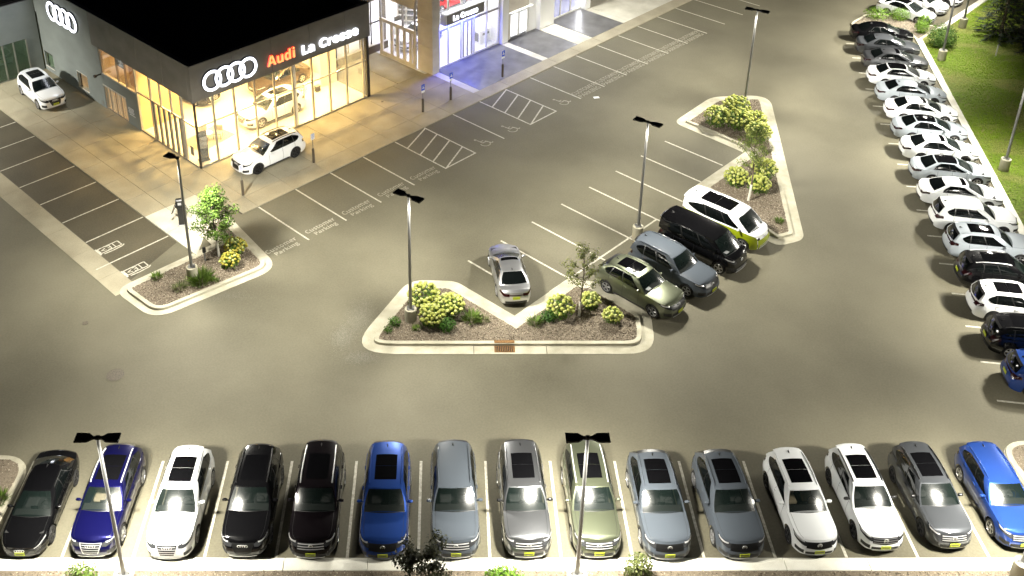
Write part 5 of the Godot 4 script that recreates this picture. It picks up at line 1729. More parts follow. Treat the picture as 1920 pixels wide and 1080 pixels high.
func car(kind: String, p: String, label: String, at: Vector3, heading_deg: float, opt := {}) -> Node3D:
	var P := car_parts(kind)
	var s: Dictionary = KINDS[kind]
	var cat: String = {"van": "van", "sedan": "sedan", "luxsedan": "sedan"}.get(kind, "car")
	var o := thing({"van": "parked_van", "sedan": "parked_sedan", "luxsedan": "parked_sedan"}.get(kind, "parked_car"), label, cat, at, deg_to_rad(heading_deg), opt.get("group", ""))
	var pm: Material = M[p]
	obj("body", P.body, pm, o)
	obj("underbody", P.underbody, M.black_plastic, o)
	if opt.has("two_tone"):
		var tt := MB.new()
		for sg in [-1.0, 1.0]:
			tt.surf(func(z, v): return side_pt(s, z, v, sg), lin(-s.L * 0.5, s.L * 0.5 - 0.02, 110), lin(0.0, 0.97, 12), Vector3(0, 0.3, 0), 0.012)
		tt.surf(func(t, v): return cap_pt(s, true, t, v), lin(0, 1, 16), lin(0.0, 0.74, 8), Vector3(0, 0.3, 0), 0.010)
		tt.surf(func(t, v): return cap_pt(s, false, t, v), lin(0, 1, 16), lin(0.0, 0.7, 8), Vector3(0, 0.3, 0), 0.010)
		obj("lower_body", tt, M[opt.two_tone], o, Vector3.ZERO, "bright lower body panels")
	obj("cowl", P.cowl, M.black_trim, o)
	obj("windscreen", P.windscreen, M.windscreen, o)
	obj("rear_window", P.rear_window, M.tinted_glass, o)
	for i in P.wins.size():
		obj("window_surround" if i % 4 == 3 else "side_window", P.wins[i], M.black_trim if i % 4 == 3 else M.tinted_glass, o)
	var roof: String = opt.get("roof", "glass")
	if roof == "glass":
		for r in P.roof_glass:
			obj("sunroof_panel", r, M.roof_glass, o)
	elif roof == "black":
		obj("roof_panel", P.black_roof, M.roof_glass, o)
	elif roof == "small":
		obj("sunroof_panel", P.roof_glass[0], M.roof_glass, o)
	if P.has("rails") and opt.get("rail", "paint") != "none":
		for r in P.rails:
			obj("roof_rail", r, {"paint": pm, "chrome": M.chrome, "black": M.black_trim}[opt.get("rail", "paint")], o)
	if P.has("spoiler"):
		obj("spoiler", P.spoiler, pm if opt.get("spoiler", "black") == "paint" else M.black_trim, o)
	obj("antenna", P.antenna, M.black_trim, o)
	for k in 2:
		var h := obj("headlight", P.headlights[k], M.black_trim if opt.get("dark_lamps", false) else M.lamp_glass, o)
		obj("light_line", P.light_lines[k], M.chrome, h)
		obj("tail_light", P.taillights[k], M.tail_red, o)
		obj("side_skirt", P.skirts[k], M.black_plastic if opt.get("skirt", true) else pm, o)
		obj("door_gap", P.seams[k], M.black_trim, o)
		obj("wing_mirror", P.mirrors[k], pm if opt.get("mirror", "paint") == "paint" else M.black_trim, o)
	obj("light_bar", P.light_bar, M.tail_red if p != "black" else M.black_trim, o)
	var g := obj("grille", P.grille, M.black_trim, o)
	var bm: Material = M[opt.get("bars", "chrome")]
	for b in P.bars:
		obj("grille_bar", b, bm, g)
	if P.has("frame"):
		obj("grille_frame", P.frame, bm, g)
	obj("emblem", P.emblem, M.chrome, o)
	obj("lower_intake", P.intake, M.black_plastic, o)
	obj("bumper_lip", P.lip, M[opt.get("lip", "chrome")], o)
	obj("rear_valance", P.rear_valance, M.black_plastic if opt.get("skirt", true) else M.black_trim, o)
	for h in P.handles:
		obj("door_handle", h, pm, o)
	obj("bonnet_gap", P.bonnet_gap, M.black_trim, o)
	if opt.get("plate", true):
		var pl := obj("number_plate", P.plate, M.plate_lime, o)
		obj("plate_print", P.plate_mark, M.bronze_post, pl)
	if opt.get("rear_plate", true):
		obj("rear_plate", P.rear_plate, M.plate_lime, o)
	obj("cabin_floor", P.cabin_floor, M.cabin_dark, o)
	obj("dashboard", P.dashboard, M.cabin_dark, o)
	obj("display", P.display, M.tinted_glass, o)
	var sm: Material = M[opt.get("seats", "cabin_grey")]
	for q in P.seat_at:
		obj("seat", P.seat, sm, o, q)
	var sw := obj("steering_wheel", P.steering_wheel, M.black_trim, o, P.wheel_at)
	sw.rotation.x = -0.5
	if opt.get("paper", false):
		obj("windscreen_sheet", bx(Vector3(-0.35, pw(s.ys, s.A0) + 0.01, s.A0 - 0.2), Vector3(0.3, 0.01, 0.22)), M.sign_white, o)
	if opt.has("side_paper"):
		var q: float = opt.side_paper
		obj("window_sticker", _sticker(s, q), M.sign_white, o)
	var rm: Material = M[opt.get("rims", "rim_silver")]
	for w in [[1, s.wf], [-1, s.wf], [1, s.wr], [-1, s.wr]]:
		var wh := obj("wheel", P.tyre, M.tyre, o, Vector3(w[0] * (s.W * 0.5 - 0.115), s.R, w[1]))
		wh.rotation.y = 0.0 if w[0] > 0 else PI
		obj("rim", P.rim, rm, wh)
	return o


func _sticker(s: Dictionary, sg: float) -> MB:
	var b := MB.new()
	b.surf(func(u, q): return gh_side(s, u, q, sg), lin(0.56, 0.68, 3), lin(0.2, 0.75, 4), Vector3(0, 0.8, 0), 0.010)
	return b


func cars():
	var fg := "cars parked nose out along the front kerb"
	# front row, from the left: kind, paint, x, nose z, heading, label, options
	var fr := [
		["luxsedan", "black", -16.83, -29.75, -1.0, "black sedan with a pale sticker in its side window, in the front row", {"roof": "black", "bars": "black_trim", "side_paper": 1.0, "lip": "black_trim", "rims": "rim_dark"}],
		["luxsuv", "navy", -14.03, -29.72, -1.2, "dark blue car with beige seats behind the leftmost lamp post", {"seats": "cabin_beige", "plate": false, "rail": "chrome", "lip": "chrome"}],
		["luxsuv", "white", -10.99, -29.62, -0.7, "white car with a large framed grille between the dark blue and the black car", {"plate": false, "lip": "rim_silver", "rail": "paint", "spoiler": "paint"}],
		["luxsuv", "black", -8.02, -29.72, -0.6, "black car with black framed grille, right of the white car in the front row", {"plate": false, "bars": "black_trim", "lip": "rim_silver", "rail": "black", "rims": "rim_dark"}],
		["suv", "plum", -5.33, -29.65, -0.4, "plum black car with chrome roof rails and a lime plate in the front row", {"rail": "chrome"}],
		["suv", "blue", -2.49, -29.6, -0.1, "bright blue car with a twin sunroof in the middle of the front row", {"rail": "paint", "lip": "black_trim", "bars": "black_trim"}],
		["suv", "slate", 0.40, -29.65, 1.2, "slate grey car without a sunroof behind the dark leaves in the front row", {"roof": "none", "rail": "paint"}],
		["suv", "steel", 3.28, -29.68, 1.5, "steel grey metallic car with a yellow sheet inside its windscreen, in the front row", {"rail": "paint", "mirror": "black", "seats": "cabin_grey"}],
		["suv", "sage", 6.05, -29.68, 1.3, "sage green metallic car behind the middle lamp post of the front row", {"rail": "chrome"}],
		["coupe", "slate", 8.82, -29.6, 1.2, "slate grey coupe-backed car next to the sage green one in the front row", {"bars": "black_trim", "lip": "rim_silver"}],
		["coupe", "slate", 11.76, -29.62, 2.8, "slate grey coupe-backed car next to the white ones in the front row", {"bars": "black_trim", "lip": "rim_silver"}],
		["compact", "white", 14.76, -29.78, 2.8, "white car with pale seats and white mirrors in the front row", {"bars": "black_trim", "lip": "black_trim", "spoiler": "paint", "rims": "rim_dark", "seats": "cabin_beige"}],
		["compact", "white", 17.46, -30.0, 2.0, "white car with black mirrors and black roof rails in the front row", {"bars": "rim_silver", "lip": "rim_silver", "rail": "black", "mirror": "black", "spoiler": "paint", "rims": "rim_dark"}],
		["compact", "grey", 20.24, -30.12, 2.0, "grey car with black mirrors and roof rails beside the blue car, front row", {"rail": "black", "mirror": "black", "rims": "rim_dark", "spoiler": "paint", "lip": "rim_silver"}],
		["compact", "blue", 23.06, -30.12, 0.9, "bright blue car without a sunroof at the right end of the front row", {"roof": "none", "rail": "paint", "spoiler": "paint", "lip": "rim_silver"}],
	]
	for f in fr:
		var L: float = KINDS[f[0]].L
		var h := deg_to_rad(f[4])
		f[6]["group"] = fg
		car(f[0], f[1], f[5], Vector3(f[2] - sin(h) * L * 0.5, 0.012, f[3] - cos(h) * L * 0.5 - 0.1), f[4], f[6])
	# angled row beside the middle island
	var mg := "vehicles in the angled row beside the middle island"
	for f in [
		["coupe", "sage", 12.13, -44.87, 45.3, "sage green car with a sunroof nearest the small tree of the middle island", {"bars": "black_trim", "paper": true, "rims": "rim_silver"}],
		["suv", "slate", 14.27, -46.60, 45.2, "slate grey car without a sunroof between the sage green car and the black van", {"roof": "none", "bars": "black_trim", "rims": "rim_silver"}],
		["van", "black", 16.30, -48.75, 46.5, "glossy black van with a white sheet behind its windscreen", {"roof": "none", "paper": true, "spoiler": "paint", "plate": false}],
		["van", "white", 18.15, -51.0, 47.5, "white and lime green van with a dark sunroof beside the corner island", {"two_tone": "lime", "spoiler": "paint", "plate": false, "rims": "rim_silver", "skirt": false}],
	]:
		var L: float = KINDS[f[0]].L
		var h := deg_to_rad(f[4])
		f[6]["group"] = mg
		car(f[0], f[1], f[5], Vector3(f[2] - sin(h) * L * 0.5, 0.012, f[3] - cos(h) * L * 0.5), f[4], f[6])
	car("sedan", "silver", "silver sedan seen from behind, standing in the notch of the middle island", Vector3(3.44, 0.012, -48.05), 186.5, {"bars": "black_trim", "roof": "small", "side_paper": 1.0})
	# right row, noses to the kerb, from the far end
	var rg := "cars parked along the right kerb"
	var rd := Vector2(cos(deg_to_rad(98.994)), sin(deg_to_rad(98.994)))
	var rn := Vector2(rd.y, -rd.x)
	var rr := [
		["sedan", "black", "black sedan at the far end of the right row beside the round shrubs", {"roof": "black"}],
		["sedan", "grey", "dark grey sedan without a sunroof, second from the far end of the right row", {"roof": "none"}],
		["sedan", "graphite", "graphite sedan with a sunroof, third from the far end of the right row", {"roof": "small"}],
		["sedan", "white", "white sedan with an all-black roof next to the graphite sedan in the right row", {"roof": "black"}],
		["sedan", "pearl", "pearl grey sedan with a painted roof between two white sedans in the right row", {"roof": "none"}],
		["sedan", "white", "white sedan with a sunroof, nearer side of the painted-roof pearl sedan", {"roof": "small"}],
		["sedan", "pearl", "pearl grey sedan with a black roof, farther of the two black-roofed pearl ones", {"roof": "black"}],
		["sedan", "white", "white sedan with a sunroof between two pearl grey sedans with black roofs", {"roof": "small"}],
		["sedan", "pearl", "pearl grey sedan with a black roof, nearer of the two black-roofed pearl ones", {"roof": "black"}],
		["sedan", "white", "white sedan with a sunroof, nearest sedan of the right row", {"roof": "small"}],
		["compact", "white", "white car without a sunroof next to the nearest white sedan of the right row", {"roof": "none", "spoiler": "black"}],
		["compact", "pearl", "pearl grey car with a sunroof between a white and a black car", {"rail": "paint"}],
		["compact", "black", "black car with silver roof rails beside the pearl grey car, right row", {"rail": "chrome"}],
		["compact", "white", "white car with a sunroof between the two black cars of the right row", {"rail": "paint"}],
		["compact", "black", "black car between the white car and the blue car at the right edge", {"rail": "black"}],
		["compact", "blue", "bright blue car cut off by the right edge, nearest of the right row", {"roof": "none"}],
	]
	var deep := [0.45, 0.42, 0.42, 0.30, 0.40, 0.48, 0.42, 0.40, 0.42, 0.32, 0.40, 0.55, 0.5, 0.42, 0.45, 0.62]
	for i in rr.size():
		var c: Vector2 = Vector2(32.43, -79.403) + rd * (2.7432 * (i - 0.5 + (0.0 if i else 0.1))) + rn * (deep[i] + KINDS[rr[i][0]].L * 0.5)
		var opt: Dictionary = rr[i][3]
		opt["group"] = rg
		opt["bars"] = "black_trim"
		opt["lip"] = "black_trim"
		opt["rear_plate"] = i in [12, 14, 15]
		opt["skirt"] = not (rr[i][0] == "sedan")
		if i % 3 == 1: opt["rims"] = "rim_dark"
		car(rr[i][0], rr[i][1], rr[i][2], Vector3(c.x, 0.012, c.y), 81.0 + [0.4, -0.5, 0.3, 0.0][i % 4], opt)
	# the row behind the shrubs at the upper right
	var ug := "white cars along the upper right kerb"
	for f in [
		["sedan", "white", 39.25, -84.85, "white sedan with a black roof beside the round shrubs, nearest of the upper right row", {"roof": "black"}],
		["sedan", "white", 41.2, -86.9, "white sedan with a dark windscreen, second of the upper right row", {"roof": "none"}],
		["compact", "white", 43.3, -88.8, "white car cut by the top edge, third of the upper right row", {"roof": "none", "rims": "rim_dark"}],
		["compact", "black", 45.2, -90.8, "black car mostly beyond the top edge, last of the upper right row", {}],
	]:
		f[5]["group"] = ug
		f[5]["bars"] = "black_trim"
		f[5]["plate"] = false
		car(f[0], f[1], f[4], Vector3(f[2], 0.012, f[3]), 44.0, f[5])
	# cars standing on the walkway
	var a := SITE * Vector3(3.75, 0.07, 2.25)
	car("luxsuv", "white", "white car with a brown-tinted sunroof parked on the walkway before the front glass", a, -45.0, {"bars": "black_trim", "plate": false, "lip": "black_trim", "rims": "rim_dark", "rail": "black", "rear_plate": false, "mirror": "paint"})
	var b := SITE * Vector3(-2.55, 0.07, -16.6)
	car("luxsuv", "white", "white car parked on the walkway below the ring emblem of the left wall", b, 41.0, {"bars": "black_trim", "lip": "rim_silver", "rail": "paint", "rims": "rim_silver", "spoiler": "paint"})
	# cars inside
	car("luxsuv", "white", "white car inside the showroom, seen through the front glass", SITE * Vector3(7.55, 0.08, -2.55), -45.0 + 0.0, {"bars": "chrome", "plate": false, "rear_plate": false, "rims": "rim_silver", "lip": "chrome"})
	car("luxsedan", "brown", "brown car inside the showroom behind the white one", SITE * Vector3(10.95, 0.08, -6.1), -45.0, {"bars": "black_trim", "plate": false, "rear_plate": false, "lip": "chrome", "roof": "black"})
	car("luxsuv", "plum", "dark car at the back of the showroom with a chrome grille", SITE * Vector3(5.2, 0.08, -9.3), 55.0, {"bars": "chrome", "plate": false, "rear_plate": false, "lip": "chrome"})
	car("compact", "white", "white car behind the barred glass of the second dealership", SITE * Vector3(23.6, 0.08, -4.3), -40.0, {"plate": false, "rear_plate": false})
	car("sedan", "red", "red car behind the upper panes over the canopy sign", SITE * Vector3(30.6, 0.08, -8.2), -45.0, {"plate": false, "rear_plate": false})


# ---------------------------------------------------------------- planting
func leaf_mesh(w: float, l: float) -> ArrayMesh:
	var key := "leaf%.3f_%.3f" % [w, l]
	if not meshes.has(key):
		var b := MB.new()
		var up := Vector3(0, 1, 0.15).normalized()
		b.tri(Vector3.ZERO, Vector3(w * 0.5, 0.02 * l, l * 0.45), Vector3(0, -0.05 * l, l), up, up, up)
		b.tri(Vector3.ZERO, Vector3(0, -0.05 * l, l), Vector3(-w * 0.5, 0.02 * l, l * 0.45), up, up, up)
		meshes[key] = b.mesh()
	return meshes[key]


func leaf_cloud(parent: Node3D, called: String, c: Vector3, r: Vector3, count: int, size: float, lo: Color, hi: Color, seed_: int, hollow := 0.3, clumps: Array = []):
	var q := RandomNumberGenerator.new(); q.seed = seed_
	var places: Array = []; var tints: Array = []
	for i in count:
		var d := Vector3(q.randfn(), q.randfn(), q.randfn()).normalized()
		var p := c + d * r * pow(q.randf_range(hollow, 1.0), 0.5)
		if clumps.size():
			var k: Array = clumps[q.randi() % clumps.size()]
			p = (k[0] as Vector3) + d * (k[1] as float) * pow(q.randf(), 0.5) * Vector3(1, 0.7, 1)
			d = (d + (p - c).normalized()).normalized()
		if p.y < 0.02: p.y = 0.02 + q.randf() * 0.05
		var face := (d + Vector3(q.randfn(), q.randfn(), q.randfn()) * 0.5 + Vector3(0, 0.35, 0)).normalized()
		var side := face.cross(Vector3(q.randfn(), q.randfn(), q.randfn())).normalized()
		var s := q.randf_range(0.7, 1.3)
		places.append(Transform3D(Basis(side, face, side.cross(face)).scaled(Vector3(s, s, s)), p))
		tints.append(lo.lerp(hi, q.randf()))
	scatter(called, leaf_mesh(size * 0.55, size), M.leaf, places, tints, parent)


func flower_mesh(k: int) -> ArrayMesh:
	var key := "flower%d" % k
	if not meshes.has(key):
		var b := MB.new()
		var q := RandomNumberGenerator.new(); q.seed = 70 + k
		var nz := FastNoiseLite.new(); nz.seed = k; nz.frequency = 1.9
		b.surf(func(u, v):
			var d := Vector3(cos(u) * sin(v), cos(v), sin(u) * sin(v))
			return d * (1.0 + 0.55 * nz.get_noise_3d(d.x, d.y, d.z)) * Vector3(1, 0.85, 1), lin(0, TAU, 10), lin(0, PI, 6), Vector3.ZERO)
		meshes[key] = b.mesh()
	return meshes[key]


func hydrangea(label: String, at: Vector3, r: float, heads: int, seed_: int, m := "flower_head", fr := 0.10):
	var t := thing("hydrangea", label, "shrub", at, 0.0, "flowering hydrangeas in the gravel beds")
	leaf_cloud(t, "foliage", Vector3(0, r * 0.72, 0), Vector3(r * 1.04, r * 0.86, r * 1.04), int(520 * r * r / 0.5) + 220, 0.13, Color(0.045, 0.10, 0.008), Color(0.13, 0.23, 0.02), seed_, 0.2)
	var q := RandomNumberGenerator.new(); q.seed = seed_ + 900
	var st := MB.new()
	for k in 7:
		var a := TAU * k / 7.0
		st.tube(PackedVector3Array([Vector3(cos(a), 0, sin(a)) * 0.06, Vector3(cos(a), 0, sin(a)) * r * 0.6 + Vector3(0, r, 0)]), PackedFloat32Array([0.015, 0.008]), 5, false)
	obj("stems", st, M.bark, t)
	var used: Array = []
	var tries := 0
	while used.size() < heads and tries < 3000:
		tries += 1
		var d := Vector3(q.randfn(), absf(q.randfn()) * 0.9 + 0.05, q.randfn()).normalized()
		var p := Vector3(0, r * 0.72, 0) + d * Vector3(r, r * 0.82, r) * q.randf_range(0.92, 1.08)
		var ok := true
		for u in used:
			if (u as Vector3).distance_to(p) < fr * 1.6: ok = false; break
		if not ok: continue
		used.append(p)
		var f := obj("flower_head", flower_mesh(used.size() % 3), M[m] if q.randf() < 0.7 else M.flower_head_pale, t, p)
		var s := fr * q.randf_range(0.8, 1.15)
		f.scale = Vector3(s, s, s)
		f.rotation = Vector3(q.randf(), q.randf() * 6, q.randf())


func shrub(called: String, label: String, at: Vector3, r: Vector3, count: int, leaf: float, lo: Color, hi: Color, seed_: int):
	var t := thing(called, label, "shrub", at)
	leaf_cloud(t, "foliage", Vector3(0, r.y * 0.8, 0), r, count, leaf, lo, hi, seed_, 0.25)
	var st := MB.new()
	for k in 6:
		var a := TAU * k / 6.0 + seed_
		st.tube(PackedVector3Array([Vector3(cos(a), 0, sin(a)) * 0.04, Vector3(cos(a) * r.x, r.y * 1.1, sin(a) * r.z) * 0.7]), PackedFloat32Array([0.012, 0.006]), 5, false)
	obj("stems", st, M.bark, t)


func weed(label: String, at: Vector3, r: float, count: int, seed_: int, lo := Color(0.05, 0.10, 0.008), hi := Color(0.14, 0.22, 0.02)):
	var t := thing("grass_tuft", label, "plant", at)
	var q := RandomNumberGenerator.new(); q.seed = seed_
	var places: Array = []; var tints: Array = []
	for i in count:
		var a := q.randf() * TAU
		var d := sqrt(q.randf()) * r * 0.55
		var tilt := q.randf_range(0.15, 1.1)
		var b := Basis(Vector3.UP, a) * Basis(Vector3.RIGHT, -PI / 2 + tilt)
		var s := q.randf_range(0.6, 1.2)
		places.append(Transform3D(b.scaled(Vector3(s, s, s)), Vector3(sin(a) * d, 0.0, cos(a) * d)))
		tints.append(lo.lerp(hi, q.randf()))
	scatter("blades", leaf_mesh(0.035, r * 0.8), M.leaf, places, tints, t)


func tree(called: String, label: String, at: Vector3, h: float, spread: float, count: int, leaf: float, lo: Color, hi: Color, seed_: int, wrap := true, first := 0.28, limbs := 16, clump := 0.42):
	var t := thing(called, label, "tree", at)
	var q := RandomNumberGenerator.new(); q.seed = seed_
	var tr := MB.new()
	var pts := PackedVector3Array(); var rad := PackedFloat32Array()
	for k in 9:
		var u := k / 8.0
		pts.append(Vector3(sin(u * 5.0 + seed_) * 0.04 * h * 0.3, u * h * 0.94, cos(u * 4.0 + seed_) * 0.035 * h * 0.3))
		rad.append(lerpf(0.062, 0.012, u) * h / 4.3)
	tr.tube(pts, rad, 8)
	obj("trunk", tr, M.bark, t)
	if wrap:
		var wb := MB.new()
		wb.tube(PackedVector3Array([pts[0], pts[1], pts[2]]), PackedFloat32Array([rad[0] + 0.012, rad[1] + 0.012, rad[2] + 0.012]), 10)
		obj("trunk_wrap", wb, M.trunk_wrap, t)
	var lb := MB.new()
	var clumps: Array = []
	for k in limbs:
		var u := lerpf(first, 0.98, pow((k + q.randf() * 0.6) / limbs, 0.9))
		var p := pts[mini(int(u * 8), 7)].lerp(pts[mini(int(u * 8) + 1, 8)], u * 8 - int(u * 8))
		var a := k * 2.4 + q.randf() * 0.9
		var reach := spread * (0.55 + 0.5 * q.randf()) * sin(PI * clampf((u - first) / (1.0 - first) * 0.78 + 0.2, 0.0, 1.0))
		var e := p + Vector3(cos(a) * reach, reach * 0.45 + 0.08 * h, sin(a) * reach)
		if e.y > h: e.y = h
		var m := p.lerp(e, 0.5) + Vector3(0, -0.06 * reach, 0)
		lb.tube(PackedVector3Array([p, m, e]), PackedFloat32Array([0.022 * h / 4.3, 0.014 * h / 4.3, 0.005]), 5, false)
		clumps.append([e, clump * q.randf_range(0.7, 1.15)])
		clumps.append([m.lerp(e, 0.35), clump * q.randf_range(0.5, 0.9)])
	obj("limbs", lb, M.bark, t)
	leaf_cloud(t, "crown", Vector3(0, h * 0.62, 0), Vector3(spread, h * 0.35, spread), count, leaf, lo, hi, seed_ + 3, 0.3, clumps)


func conifer(label: String, at: Vector3, h: float, spread: float, seed_: int):
	var t := thing("conifer_tree", label, "tree", at, 0.0, "dark conifers beyond the lawn")
	var q := RandomNumberGenerator.new(); q.seed = seed_
	var tr := MB.new()
	tr.tube(PackedVector3Array([Vector3.ZERO, Vector3(0, h, 0)]), PackedFloat32Array([0.16, 0.02]), 8)
	obj("trunk", tr, M.bark, t)
	var places: Array = []; var tints: Array = []
	var bm := MB.new()
	var y := 0.5
	while y < h - 0.2:
		var reach := spread * (1.0 - y / h) + 0.15
		var n := 7
		for k in n:
			var a := k * TAU / n + y * 1.7 + q.randf() * 0.4
			var l := reach * q.randf_range(0.75, 1.1)
			var e := Vector3(cos(a) * l, -0.18 * l, sin(a) * l)
			bm.tube(PackedVector3Array([Vector3(0, y, 0), Vector3(0, y, 0) + e]), PackedFloat32Array([0.03, 0.006]), 4, false)
			for j in int(l * 15) + 4:
				var u := q.randf_range(0.12, 1.0)
				var p := Vector3(0, y, 0) + e * u
				var d := (e.normalized() + Vector3(q.randfn(), q.randfn() * 0.4 - 0.15, q.randfn()) * 0.6).normalized()
				var s := q.randf_range(0.7, 1.3)
				var x := d.cross(Vector3.UP).normalized()
				places.append(Transform3D(Basis(x, x.cross(-d), d).scaled(Vector3(s, s, s)), p))
				tints.append(Color(0.010, 0.020, 0.010).lerp(Color(0.028, 0.05, 0.018), q.randf()))
		y += 0.34
	obj("branches", bm, M.bark, t)
	scatter("needles", leaf_mesh(0.09, 0.34), M.leaf, places, tints, t)


func planting():
	var gy := 0.15
	var lo := Color(0.04, 0.09, 0.006); var hi := Color(0.12, 0.21, 0.018)
	# charger island
	tree("maple_tree", "bright green young maple in the charger island", Vector3(-12.85, gy, -50.05), 4.4, 1.22, 4800, 0.135, lo, hi, 21, true, 0.2, 30, 0.46)
	hydrangea("hydrangea with golden heads nearest the kerb in the charger island", Vector3(-12.0, gy, -49.15), 0.52, 42, 31, "flower_head_gold", 0.085)
	hydrangea("hydrangea with golden heads behind the maple trunk in the charger island", Vector3(-11.9, gy, -50.35), 0.60, 48, 32, "flower_head_gold", 0.085)
	weed("low green tuft at the left tip of the charger island", Vector3(-15.85, gy, -48.05), 0.42, 130, 41)
	weed("spreading bright green tuft beside the base of the single-armed lamp post", Vector3(-13.35, gy, -47.75), 0.8, 420, 42)
	weed("sparse flat tuft below the lamp base in the charger island", Vector3(-14.35, gy, -47.1), 0.5, 120, 43, Color(0.06, 0.09, 0.02), Color(0.13, 0.15, 0.04))
	weed("tiny pale tuft right of the spreading one in the charger island", Vector3(-12.6, gy, -47.75), 0.3, 70, 44)
	# middle island
	hydrangea("tall hydrangea right behind the lamp base of the middle island", Vector3(-1.15, gy, -45.65), 0.80, 62, 33)
	hydrangea("hydrangea right of the tall one in the middle island", Vector3(0.2, gy, -44.95), 0.72, 58, 34)
	hydrangea("hydrangea in front of the other two by the lamp base of the middle island", Vector3(-0.72, gy, -44.2), 0.66, 56, 35)
	hydrangea("hydrangea with a leafy green left side near the small tree of the middle island", Vector3(5.95, gy, -44.85), 0.72, 44, 36)
	hydrangea("hydrangea just behind the trunk of the small middle-island tree", Vector3(7.6, gy, -45.6), 0.50, 34, 37)
	hydrangea("smallest hydrangea, alone at the right end of the middle island", Vector3(8.6, gy, -44.4), 0.46, 30, 38)
	tree("small_tree", "thin olive tree with white-wrapped trunk in the middle island", Vector3(6.99, gy, -44.8), 4.15, 1.25, 1500, 0.11, Color(0.08, 0.10, 0.02), Color(0.20, 0.22, 0.05), 23, true, 0.38, 16, 0.34)
	shrub("round_shrub", "dark green rounded shrub in front of the hydrangeas of the middle island", Vector3(0.05, gy, -43.75), Vector3(0.5, 0.38, 0.45), 620, 0.10, Color(0.025, 0.08, 0.006), Color(0.07, 0.19, 0.012), 51)
	shrub("low_shrub", "low green shrub left of the lamp base in the middle island", Vector3(-2.62, gy, -44.1), Vector3(0.36, 0.28, 0.34), 320, 0.09, Color(0.03, 0.09, 0.006), Color(0.08, 0.2, 0.012), 52)
	shrub("low_shrub", "small green shrub at the left kerb corner of the middle island", Vector3(-2.95, gy, -43.55), Vector3(0.26, 0.2, 0.24), 180, 0.08, Color(0.03, 0.08, 0.006), Color(0.08, 0.18, 0.012), 53)
	shrub("leafy_shrub", "leafy green shrub at the left foot of the hydrangea near the small tree", Vector3(5.35, gy, -44.55), Vector3(0.45, 0.3, 0.4), 420, 0.12, Color(0.02, 0.07, 0.006), Color(0.06, 0.16, 0.012), 54)
	weed("grassy tuft right of the hydrangea group in the middle island", Vector3(1.35, gy, -44.5), 0.6, 240, 45)
	weed("thin grassy tuft beside the grassy one in the middle island", Vector3(1.95, gy, -44.35), 0.4, 90, 46, Color(0.08, 0.09, 0.03), Color(0.16, 0.17, 0.06))
	weed("grassy tuft right of the notch in the middle island", Vector3(4.6, gy, -44.2), 0.5, 150, 47)
	weed("small tuft between lamp base and dark shrub in the middle island", Vector3(-1.5, gy, -43.75), 0.3, 90, 48)
	# corner island
	for h in [[18.75, -65.45, 0.86, 66, "hydrangea at the left tip of the corner island"], [20.35, -66.75, 0.95, 72, "largest hydrangea at the far end of the corner island"], [20.15, -64.95, 0.9, 68, "hydrangea in the middle of the far group of the corner island"], [21.35, -65.2, 0.72, 50, "hydrangea at the right kerb of the far group of the corner island"], [21.0, -63.2, 0.86, 64, "nearest hydrangea of the far group of the corner island"], [18.2, -57.7, 0.72, 60, "hydrangea left of the tree in the near half of the corner island"], [20.15, -58.6, 0.78, 62, "hydrangea right of the tree trunk at the kerb of the corner island"], [19.4, -56.9, 0.68, 56, "hydrangea nearest the bare gravel end of the corner island"]]:
		hydrangea(h[4], Vector3(h[0], gy, h[1]), h[2], h[3], int(h[0] * 10 - h[1] * 7), "flower_head", 0.098)
	tree("small_tree", "thin olive tree with pale trunk in the corner island", Vector3(18.55, gy, -55.9), 4.9, 1.25, 1700, 0.12, Color(0.07, 0.10, 0.015), Color(0.18, 0.23, 0.04), 25, true, 0.42, 16, 0.4)
	weed("small tuft in the bare gravel behind the white and lime van", Vector3(19.75, gy, -53.5), 0.35, 110, 49)
	# end of the right row
	for h in [[38.35, -83.9, 0.9, 0.62, "long clipped bright green shrub behind the black sedan"], [36.6, -84.3, 1.15, 0.55, "low bright green ground shrub at the tip of the planted end island"], [39.95, -82.6, 0.62, 0.6, "round bright green shrub nearest the white sedan at the upper right"], [39.15, -81.2, 0.62, 0.62, "round bright green shrub in front of the large darker shrub"]]:
		shrub("clipped_shrub", h[4], Vector3(h[0], 0.14, h[1]), Vector3(h[2], h[3], h[2] * 0.8), 1100, 0.10, Color(0.08, 0.17, 0.008), Color(0.17, 0.30, 0.02), int(h[0] * 3 - h[1]))
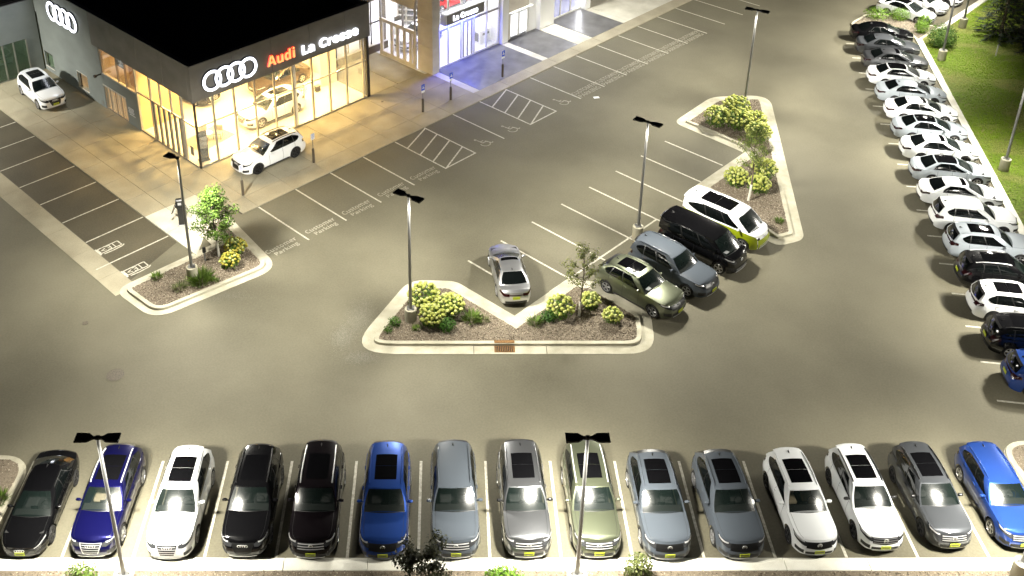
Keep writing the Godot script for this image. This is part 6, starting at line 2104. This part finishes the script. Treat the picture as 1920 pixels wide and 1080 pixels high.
	shrub("large_shrub", "large round darker green shrub beside the lamp post on the lawn", Vector3(39.75, 0.12, -78.7), Vector3(1.15, 1.05, 1.2), 2600, 0.14, Color(0.03, 0.08, 0.008), Color(0.10, 0.19, 0.02), 61)
	# plants at the near edge, in front of the kerb
	tree("dark_tree", "dark leafy tree top rising at the bottom edge before the blue and slate cars", Vector3(-0.9, 0.1, -27.6), 3.05, 1.45, 3600, 0.125, Color(0.018, 0.022, 0.008), Color(0.05, 0.055, 0.015), 27, false, 0.2, 20, 0.30)
	shrub("near_shrub", "bright green shrub at the bottom edge between the slate and the steel car", Vector3(2.2, 0.1, -28.75), Vector3(0.78, 0.42, 0.45), 620, 0.13, Color(0.06, 0.14, 0.006), Color(0.15, 0.30, 0.015), 62)
	shrub("near_shrub", "olive shrub at the bottom edge before the slate grey coupe-backed car", Vector3(7.45, 0.1, -28.9), Vector3(0.62, 0.75, 0.5), 760, 0.13, Color(0.04, 0.055, 0.01), Color(0.12, 0.14, 0.03), 63)
	shrub("near_shrub", "green shrub at the bottom edge left of the leftmost lamp post", Vector3(-14.1, 0.1, -28.8), Vector3(0.65, 0.5, 0.45), 520, 0.13, Color(0.05, 0.09, 0.01), Color(0.12, 0.19, 0.02), 64)
	weed("green weed in the planted end at the left edge", Vector3(-18.75, gy, -32.7), 0.5, 190, 65)
	# trees beyond the lawn
	var cf := [[47.5, -78.5, 8.5, 2.9, "tall dark conifer with drooping branches at the top right corner"], [47.2, -71.5, 7.5, 2.8, "dark conifer right of the white marker stake"], [45.2, -64.5, 7.0, 2.8, "dark conifer nearest the lower lawn at the right edge"], [50.5, -84.5, 9.0, 3.0, "dark conifer farthest up beyond the lawn"], [51.5, -75.0, 9.0, 3.0, "dark conifer in the second line of trees beyond the lawn"]]
	cf.append([45.4, -80.6, 7.6, 2.5, "dark conifer standing closest to the farthest lamp post"])
	cf.append([44.6, -69.0, 6.2, 2.3, "smaller dark conifer between the stake and the lower lawn"])
	for c in cf:
		conifer(c[4], Vector3(c[0], 0.1, c[1]), c[2], c[3], int(c[0] * 7))
